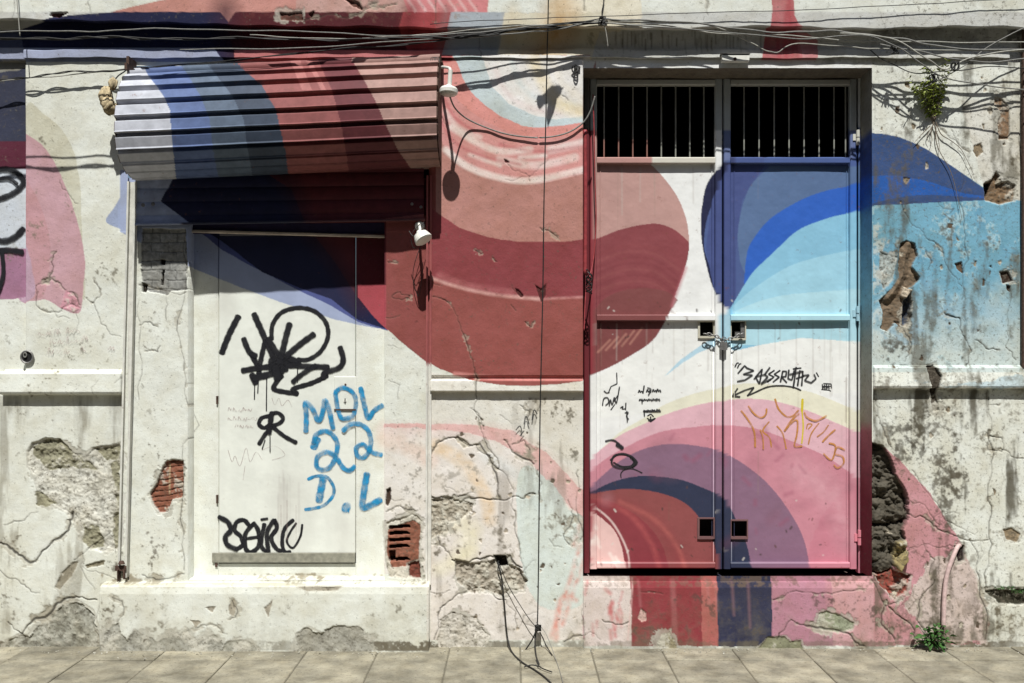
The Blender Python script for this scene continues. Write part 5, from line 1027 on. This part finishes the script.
# ------------------------------------------------------------------ LAMPS
l1 = thing('wall_lamp', 'white round lamp hanging at the right end of the shutter roll', 'lamp', W(443, 70, 0))
c = W(448.5, 93, -.29)
mb = MB(); mb.tube(smooth([W(442, 68, 0.01), W(442, 67, -.10), W(449, 68, -.24), W(450.5, 71, -.29)], False, 8), .008, 8); mb.tube([W(450.5, 70, -.29), W(449.5, 86, -.29)], [.012, .012], 10); mb.build('arm', M_WHITE, l1, smooth_=False)
mb = MB(); mb.disc(c + np.array([0, 0, -.002]), (.05, .1, 1), 0, 0, 0, 28, [(-.004, .045), (0, .050), (.018, .052), (.030, .044), (.042, .020), (.048, .014)]); mb.build('lamp_shade', M_WHITE, l1)
mb = MB(); mb.disc(c + np.array([0, 0, -.004]), (-.05, -.1, -1), 0, 0, 0, 24, [(0, .044), (.006, .040), (.010, .02)]); mb.build('lens', M_LENS, l1)
l2 = thing('wall_lamp', 'small white spotlight with loose wires at the corner below the shutter', 'lamp', W(420, 232, 0))
c = W(422, 237, -.16); ax = np.array([.45, -.25, -.75]); ax /= np.linalg.norm(ax)
mb = MB(); mb.disc(c - ax * .012, ax, 0, 0, 0, 24, [(-.03, .014), (-.018, .018), (-.008, .040), (.02, .050), (.034, .052)]); mb.build('lamp_shade', M_WHITE, l2, smooth_=False)
mb = MB(); mb.disc(c + ax * .0225, ax, 0, 0, 0, 24, [(0, .050), (.004, .046), (.006, .02)]); mb.build('lens', M_LENS, l2)
mb = MB(); mb.tube(smooth([W(420, 226, 0.01), W(419, 224, -.07), W(420, 229, -.14), c - ax * .03], False, 8), .008, 8); mb.disc(W(420, 226, -.002), (0, -1, 0), .03, .024, .012, 14); mb.build('arm', M_WHITE, l2)
mb = MB(); mb.tube(smooth([W(420, 224, -.12), W(413, 232, -.13), W(411, 240, -.12), W(414, 248, -.12), W(419, 244, -.13)], False, 8), .002, 5); mb.tube(smooth([W(420, 226, -.12), W(414, 236, -.14), W(409, 231, -.12)], False, 8), .002, 5); mb.tube(smooth([W(424, 222, -.1), W(418, 230, -.14), W(416, 234, -.14)], False, 8), .002, 5)
mb.tube(smooth([W(421, 245, -.02), W(415, 262, -.03), W(413, 278, -.02), W(418, 296, -.02), W(421, 285, -.03), W(423, 262, -.02)], False, 8), .002, 5); mb.build('loose_wire', M_BLACKW, l2)
# ------------------------------------------------------------------ SMALL THINGS ON THE WALL
jb = thing('junction_box', 'small white junction box on the frieze above the gate', 'junction box', W(735, 58, -.02))
mb = MB(); a = W(722, 55, -.05); b = W(748, 63, -.02); mb.box((a[0], -.055, a[2]), (b[0], -.018, b[2]), .003); mb.build('box_body', M_WHITE, jb)
mb = MB(); a = W(721, 53.5, -.06); b = W(749, 55.3, -.02); mb.box((a[0], -.06, a[2]), (b[0], -.016, b[2]), 0); mb.build('lid', M_GREYW, jb); mb = MB(); mb.disc(W(735, 59, -.055), (0, -1, 0), .010, .008, .008, 12); mb.build('cable_gland', M_RUSTY, jb)
def lumpy(name, blobs, m, label, cat, seed=0, det=3):
    Vs, Fs, n = [], [], 0
    for (c, r_, sq) in blobs:
        h, w = 18, 24; th = np.linspace(0, PI, h)[:, None]; ph_ = np.linspace(0, 2 * PI, w, endpoint=False)[None]
        rr = 1 + .16 * np.sin(3 * th + seed) * np.cos(4 * ph_ + seed) + .1 * np.sin(7 * ph_ + th * 5)
        V = np.stack([np.sin(th) * np.cos(ph_) * rr * r_ * sq[0], np.sin(th) * np.sin(ph_) * rr * r_ * sq[1], np.cos(th) * rr * r_ * sq[2]], -1) + np.array(c)
        idx = np.arange(h * w).reshape(h, w); F = np.stack([idx[:-1], np.roll(idx[:-1], -1, 1), np.roll(idx[1:], -1, 1), idx[1:]], -1).reshape(-1, 4)
        Vs.append(V.reshape(-1, 3)); Fs.append(F + n); n += h * w; seed += 1.3
    return tag(mesh(name, np.concatenate(Vs), np.concatenate(Fs), m, None, None, True), label, cat)
lumpy('foam_lump', [(W(110, 108, -.16), .048, (.85, .8, .75)), (W(106, 97, -.15), .045, (.8, .8, 1.2)), (W(113, 84, -.15), .03, (.8, .7, 1.1)), (W(108, 104, -.18), .035, (1, .7, 1))], M_FOAM, 'lumpy beige wad stuck at the left end of the shutter roll', 'foam lump', 2)
wpath('wire', [w_(112, 84, .15), w_(118, 76, .12), w_(126, 70, .08), w_(129, 62, .02)], .004, M_BLACKW, 'short dark wire holding the beige wad', 'wire')
fit = thing('pipe_stub', 'small round pipe end set in the white wall left of the shutter rail', 'pipe', W(27, 356, 0))
mb = MB(); t_ = np.linspace(0, 2 * PI, 22); mb.tube(W(27 + 6 * np.cos(t_), 357 + 6 * np.sin(t_), -.012), .006, 8, False); mb.build('collar', M_STEEL, fit); mb = MB(); mb.disc(W(27, 357, -.004), (0, -1, 0), .033, .033, .006, 20); mb.build('plug', M_DARK, fit)
mb = MB(); mb.tube(W(25 + 1.5 * np.cos(t_), 355 + 2.2 * np.sin(t_), -.016), .004, 6); mb.build('clip', M_GREYW, fit)
mb = MB(); mb.box(W(574, 66, -.03), W(580, 70, 0.01), .002); mb.tube(W(575 + 3 * np.cos(t_), 69 + 4 * np.sin(t_), -.03 - .006 * np.sin(t_ * 2)), .004, 6); mb.tube(W(576 + 2 * np.cos(t_), 73 + 5 * np.sin(t_), -.03), .004, 6)
tag(mb.build('cable_clamp', M_BLACKW, None), 'black cable clamp on the wall at the upper left corner of the gate opening', 'cable clamp')
wpath('drain_pipe', [w_(960, 545, -.02), w_(957, 548, .012), w_(952, 560, .022), w_(947, 575, .024), w_(944.5, 595, .024), w_(943.5, 626, .026)], .013, M_PIPE, 'thin bent pink-white pipe on the lower right wall above the weed', 'pipe')
# end corner strip at the right edge of the wall
mb = MB(); a = W(1021, -30, -.05); b = W(1027, 645, 0); mb.tube(np.linspace(W(1024, 30, -.02), W(1024, 368, -.02), 60), .014, 8)
tag(mb.build('downpipe', M_RUSTY, None), 'dark vertical pipe at the right edge of the blue painted wall', 'pipe')
# ------------------------------------------------------------------ PLANTS
def leafmesh(mb, base, d, L_, wd, droop, r):
    d = np.array(d, float); d /= np.linalg.norm(d); s_ = np.cross(d, [0, 0, 1.]); s_ = s_ / (np.linalg.norm(s_) + 1e-6); up = np.cross(s_, d); V = []
    a_ = r.uniform(-.9, .9); s2 = s_ * math.cos(a_) + up * math.sin(a_)
    for t_, w2 in ((0, .12), (.3, .8), (.55, 1), (.8, .65), (1, .04)):
        c_ = base + d * L_ * t_ + np.array([0, 0, -droop * L_ * t_ * t_]); V += [c_ - s2 * wd * w2 / 2, c_ + up * wd * .12, c_ + s2 * wd * w2 / 2]
    F = [(3 * k + j, 3 * k + j + 1, 3 * k + j + 4, 3 * k + j + 3) for k in range(4) for j in range(2)]; mb.add(V, F)
def fern(seed, base, fronds, L_, m, th, tall=1.0, fl=.020):
    r = np.random.default_rng(seed); st_, lf = MB(), MB()
    for k in range(fronds):
        a_ = r.uniform(-.95, .5); d = np.array([math.sin(a_) * .85, -r.uniform(.05, .35), math.cos(a_) * tall]); d /= np.linalg.norm(d); LL_ = L_ * r.uniform(.55, 1.05)
        s_ = np.linspace(0, 1, 12); path = base + d * LL_ * s_[:, None] + np.stack([0 * s_, -.05 * s_ ** 2 * LL_, -.25 * LL_ * s_ ** 3 * r.uniform(0, 1.4)], -1); st_.tube(path, np.linspace(.002, .0008, 12), 4)
        for i in range(2, 12):
            for sd in (-1, 1):
                dd = d * .55 + sd * np.array([math.cos(a_), r.uniform(-.6, .6), -math.sin(a_)]) * .9; leafmesh(lf, path[i], dd, fl * r.uniform(.7, 1.3), fl * .55, r.uniform(0, .5), r)
    st_.build('stem', M_ROOT, th); lf.build('foliage', m, th)
pf = thing('fern', 'yellow-green fern sprouting from the plaster with bare roots right of the gate', 'fern', W(934, 122, 0))
fern(5, W(934, 124, .0), 20, .36, M_LEAF, pf, 1.9, .028)
mb = MB()
for k, q in enumerate(([(934, 122), (931, 132), (932, 140), (930, 146)], [(936, 122), (941, 134), (950, 140), (960, 148), (966, 158), (974, 175)], [(934, 124), (938, 138), (940, 150)], [(930, 126), (922, 134), (914, 143)], [(933, 125), (927, 136), (929, 142)], [(936, 126), (936, 140), (940, 152), (950, 170), (956, 190), (962, 220)])):
    s_ = smooth(q, False, 6); mb.tube(W(s_[:, 0], s_[:, 1], -.014), np.linspace(.0034, .0010, len(s_)), 5)
mb.build('root', M_ROOT, pf)
pw = thing('weed', 'bushy green weed growing at the foot of the wall under the thin bent pipe', 'weed', W(932, 640, -.05))
r = np.random.default_rng(9); mb = MB(); st_ = MB()
for k in range(120):
    a_ = r.uniform(0, 2 * PI); e = r.uniform(.0, 1.35); d = np.array([math.cos(a_) * math.cos(e), -abs(math.sin(a_) * math.cos(e)), math.sin(e)]); b0 = W(932, 643, -.05) + d * r.uniform(.01, .10) * r.choice([1, 1, 1, 1.45]) * np.array([1.0, .7, 1.0]); leafmesh(mb, b0, d + r.normal(size=3) * .4, r.uniform(.022, .062), r.uniform(.012, .034), .5, r)
    if k < 45: st_.tube([W(932, 646, -.05), b0], .0018, 4)
mb.build('foliage', M_LEAF2, pw); st_.build('stem', M_ROOT, pw)
for i, (x, y, n_, s0, lab) in enumerate(((1004, 588, 60, 10, 'thin strip of moss and grass on the dark ledge near the right edge'), (1018, 592, 40, 7, 'tiny tuft of grass at the lower right edge of the wall'))):
    t0 = thing('grass_tuft', lab, 'grass tuft', W(x, y, -.01)); mb = MB()
    for k in range(n_):
        b0 = W(x + r.uniform(-s0, s0), y + r.uniform(-2, 1.5), -.004); leafmesh(mb, b0, (r.normal() * .5, -.5, r.uniform(.1, 1)), r.uniform(.008, .02), .006, .6, r)
    mb.build('foliage', M_LEAF2, t0)
# bird in flight just above the top of the view; its shadow falls on the pier
bc = W(553, 98, 0) + np.array([0, -.42, .42 * 1.7])
bird = thing('bird', 'small dark bird in flight just off the wall, its shadow on the pale pier', 'bird', bc)
mb = MB(); ax = np.array([.55, -.1, .5]); ax /= np.linalg.norm(ax)
mb.disc(bc - ax * .055, ax, 0, 0, 0, 14, [(-.05, .022), (-.02, .016), (0, .017), (.03, .024), (.06, .026), (.085, .019), (.10, .017), (.115, .013), (.125, .005), (.145, .001)]); 
bb = mb.build('body', M_BIRD, bird, smooth_=True)
for sg in (1, -1):
    mb = MB(); u = np.array([-.62, -.35 * sg, .35]) if sg > 0 else np.array([-.25, -.4, -.80]); u /= np.linalg.norm(u); V = []
    for t_, w2 in ((0, .06), (.35, .075), (.65, .06), (1, .006)):
        c_ = bc + ax * .01 + u * .12 * t_; V += [c_ + ax * w2 * .5, c_ - ax * w2 * .5 + np.array([0, 0, -.003]), c_ - ax * w2 * .1 + np.array([0, -.008, .004])]
    mb.add(V, [(3 * k + j, 3 * k + (j + 1) % 3, 3 * k + 3 + (j + 1) % 3, 3 * k + 3 + j) for k in range(3) for j in range(3)] + [(0, 1, 2), (9, 10, 11)]); mb.build('wing', M_BIRD, bird)
# ------------------------------------------------------------------ PAVEMENT, ROAD
def slabs():
    mb = MB(); cols = []; r = np.random.default_rng(4)
    rows = [0.08, -.266, -.70, -1.14, -1.58, -2.02]; tw = .406; x_off = (520 - CX) * S
    for i in range(len(rows) - 1):
        for k in range(-18, 19):
            a = x_off + k * tw; g = .003; dz = r.normal() * .0012; v = r.uniform(.82, 1.12)
            n0 = mb.n; lo = (a + g, rows[i + 1] + g * 2, -.06); hi = (a + tw - g, rows[i] - g * 2, dz)
            be = .004; x_, X_, y_, Y_, z_ = lo[0], hi[0], lo[1], hi[1], hi[2]
            V = [(x_, y_, -.05), (X_, y_, -.05), (X_, Y_, -.05), (x_, Y_, -.05), (x_, y_, z_ - be), (X_, y_, z_ - be), (X_, Y_, z_ - be), (x_, Y_, z_ - be), (x_ + be, y_ + be, z_), (X_ - be, y_ + be, z_), (X_ - be, Y_ - be, z_), (x_ + be, Y_ - be, z_)]
            F = [(4, 5, 1, 0), (5, 6, 2, 1), (6, 7, 3, 2), (7, 4, 0, 3), (8, 9, 5, 4), (9, 10, 6, 5), (10, 11, 7, 6), (11, 8, 4, 7), (8, 11, 10, 9)][:8] + [(8, 9, 10, 11)]
            mb.add(V, F); cols += [v] * 12
    return mb, np.array(cols)
M_PAVE = mat('pavement_stone', attr=True, rough=.85, bump=.004, bscale=45, noise=.55, nscale=6, spec=.25, grime=True)
mb, cv = slabs()
mesh('pavement', np.concatenate(mb.V), mb.F, M_PAVE, None, {'col': np.array([.30, .275, .21]) * cv[:, None], 'grime': np.full(len(cv), .55)}, kind='structure')
r = np.random.default_rng(77); mb = MB()
for k in range(420):
    x = r.uniform(-3.4, 3.4); y = -.03 - abs(r.normal()) * .05 - (.1 if -2.4 < x < -.5 else .035); q = r.uniform(.002, .008); c0 = np.array([x, y, q * .4 + .002])
    T_ = c0 + r.normal(size=(4, 3)) * q * .6; T_[:, 2] = np.maximum(T_[:, 2], .002); mb.add(T_, [(0, 1, 2), (0, 2, 3), (0, 3, 1), (1, 3, 2)])
mb.build('plaster_crumbs', M_CRUMB, None, kind='stuff')
M_JOINT = mat('joint_mortar', (.15, .135, .10), .95, noise=.3); M_KERB = mat('kerb_stone', (.34, .33, .30), .85, noise=.3, nscale=12, bump=.002); M_ROAD = mat('asphalt', (.055, .054, .052), .9, noise=.4, nscale=30, bump=.004, bscale=200)
M_GRND = mat('dusty_ground', (.22, .20, .16), .95, noise=.3, nscale=2)
mb = MB(); mb.box((-7.4, -2.02, -.2), (7.6, .30, -.006)); mb.build('pavement_bed', M_JOINT, None, kind='structure')
mb = MB()
for k in range(-8, 8): mb.box((k * .95 + .004, -2.17, -.2), (k * .95 + .946, -2.023, .0), .012)
mb.build('kerb', M_KERB, None, kind='structure')
mesh('road', [(-60, -11, -.13), (60, -11, -.13), (60, -2.1, -.13), (-60, -2.1, -.13)], [(0, 1, 2, 3)], M_ROAD, None, kind='structure')
mesh('ground', [(-900, -900, -.21), (900, -900, -.21), (900, 900, -.21), (-900, 900, -.21)], [(0, 1, 2, 3)], M_GRND, None, kind='structure')
op = thing('added_house', 'plain grey rendered building added unseen across the street to block sky light', 'added_house', (0, -11.0, -.13))  # unseen building added across the street to darken the shade by blocking sky
M_FAC = mat('grey_render', (.16, .15, .14), .9, noise=.3, nscale=4, bump=.003); M_GLS = mat('window_glass', (.03, .035, .04), .1, spec=.5)
mb = MB(); mb.box((-14, -13, -.2), (14, -11, 9.5)); mb.build('wall', M_FAC, op); mb = MB(); mb.box((-14.2, -11.0, 9.2), (14.2, -10.75, 9.6)); mb.build('roof_edge', M_KERB, op)
for zz in (1.2, 4.4, 7.0):
    for k in range(-5, 6):
        f = MB(); f.box((k * 2.5 - .55, -11, zz), (k * 2.5 + .55, -10.94, zz + 1.4)); fo = f.build('window', M_KERB, op); g_ = MB(); g_.box((k * 2.5 - .47, -10.95, zz + .08), (k * 2.5 + .47, -10.93, zz + 1.32)); g_.build('pane', M_GLS, fo)
# ------------------------------------------------------------------ LIGHT, SKY, CAMERA
EL = math.atan(1.7)
wd = bpy.data.worlds.new('World'); SC.world = wd; wd.use_nodes = True; nt = wd.node_tree; bg = nt.nodes['Background']
sk = nt.nodes.new('ShaderNodeTexSky'); sk.sky_type = 'NISHITA'; sk.sun_disc = False; sk.sun_elevation = EL; sk.sun_rotation = PI; nt.links.new(sk.outputs[0], bg.inputs[0]); bg.inputs[1].default_value = .05
sl = bpy.data.lights.new('sun', 'SUN'); sl.energy = 5.0; sl.angle = math.radians(.53); sl.color = (1, .995, .95); so = bpy.data.objects.new('sun', sl); COL.objects.link(so); so.rotation_euler = (PI / 2 - EL, 0, math.radians(.5)); so.location = (0, -4, 8)
cam = bpy.data.cameras.new('camera'); co = bpy.data.objects.new('camera', cam); COL.objects.link(co); co.location = (0, -D, EYE); co.rotation_euler = (PI / 2, 0, 0)
cam.sensor_width = 36; cam.lens = 36 * D / (1024 * S); cam.shift_y = (CY - 341.5) / 1024; cam.clip_end = 3000; SC.camera = co
vs = SC.view_settings; vs.view_transform = 'Standard'; vs.look = 'None'; vs.exposure = .32; vs.gamma = 1; vs.use_curve_mapping = False
SC.cycles.max_bounces = 6
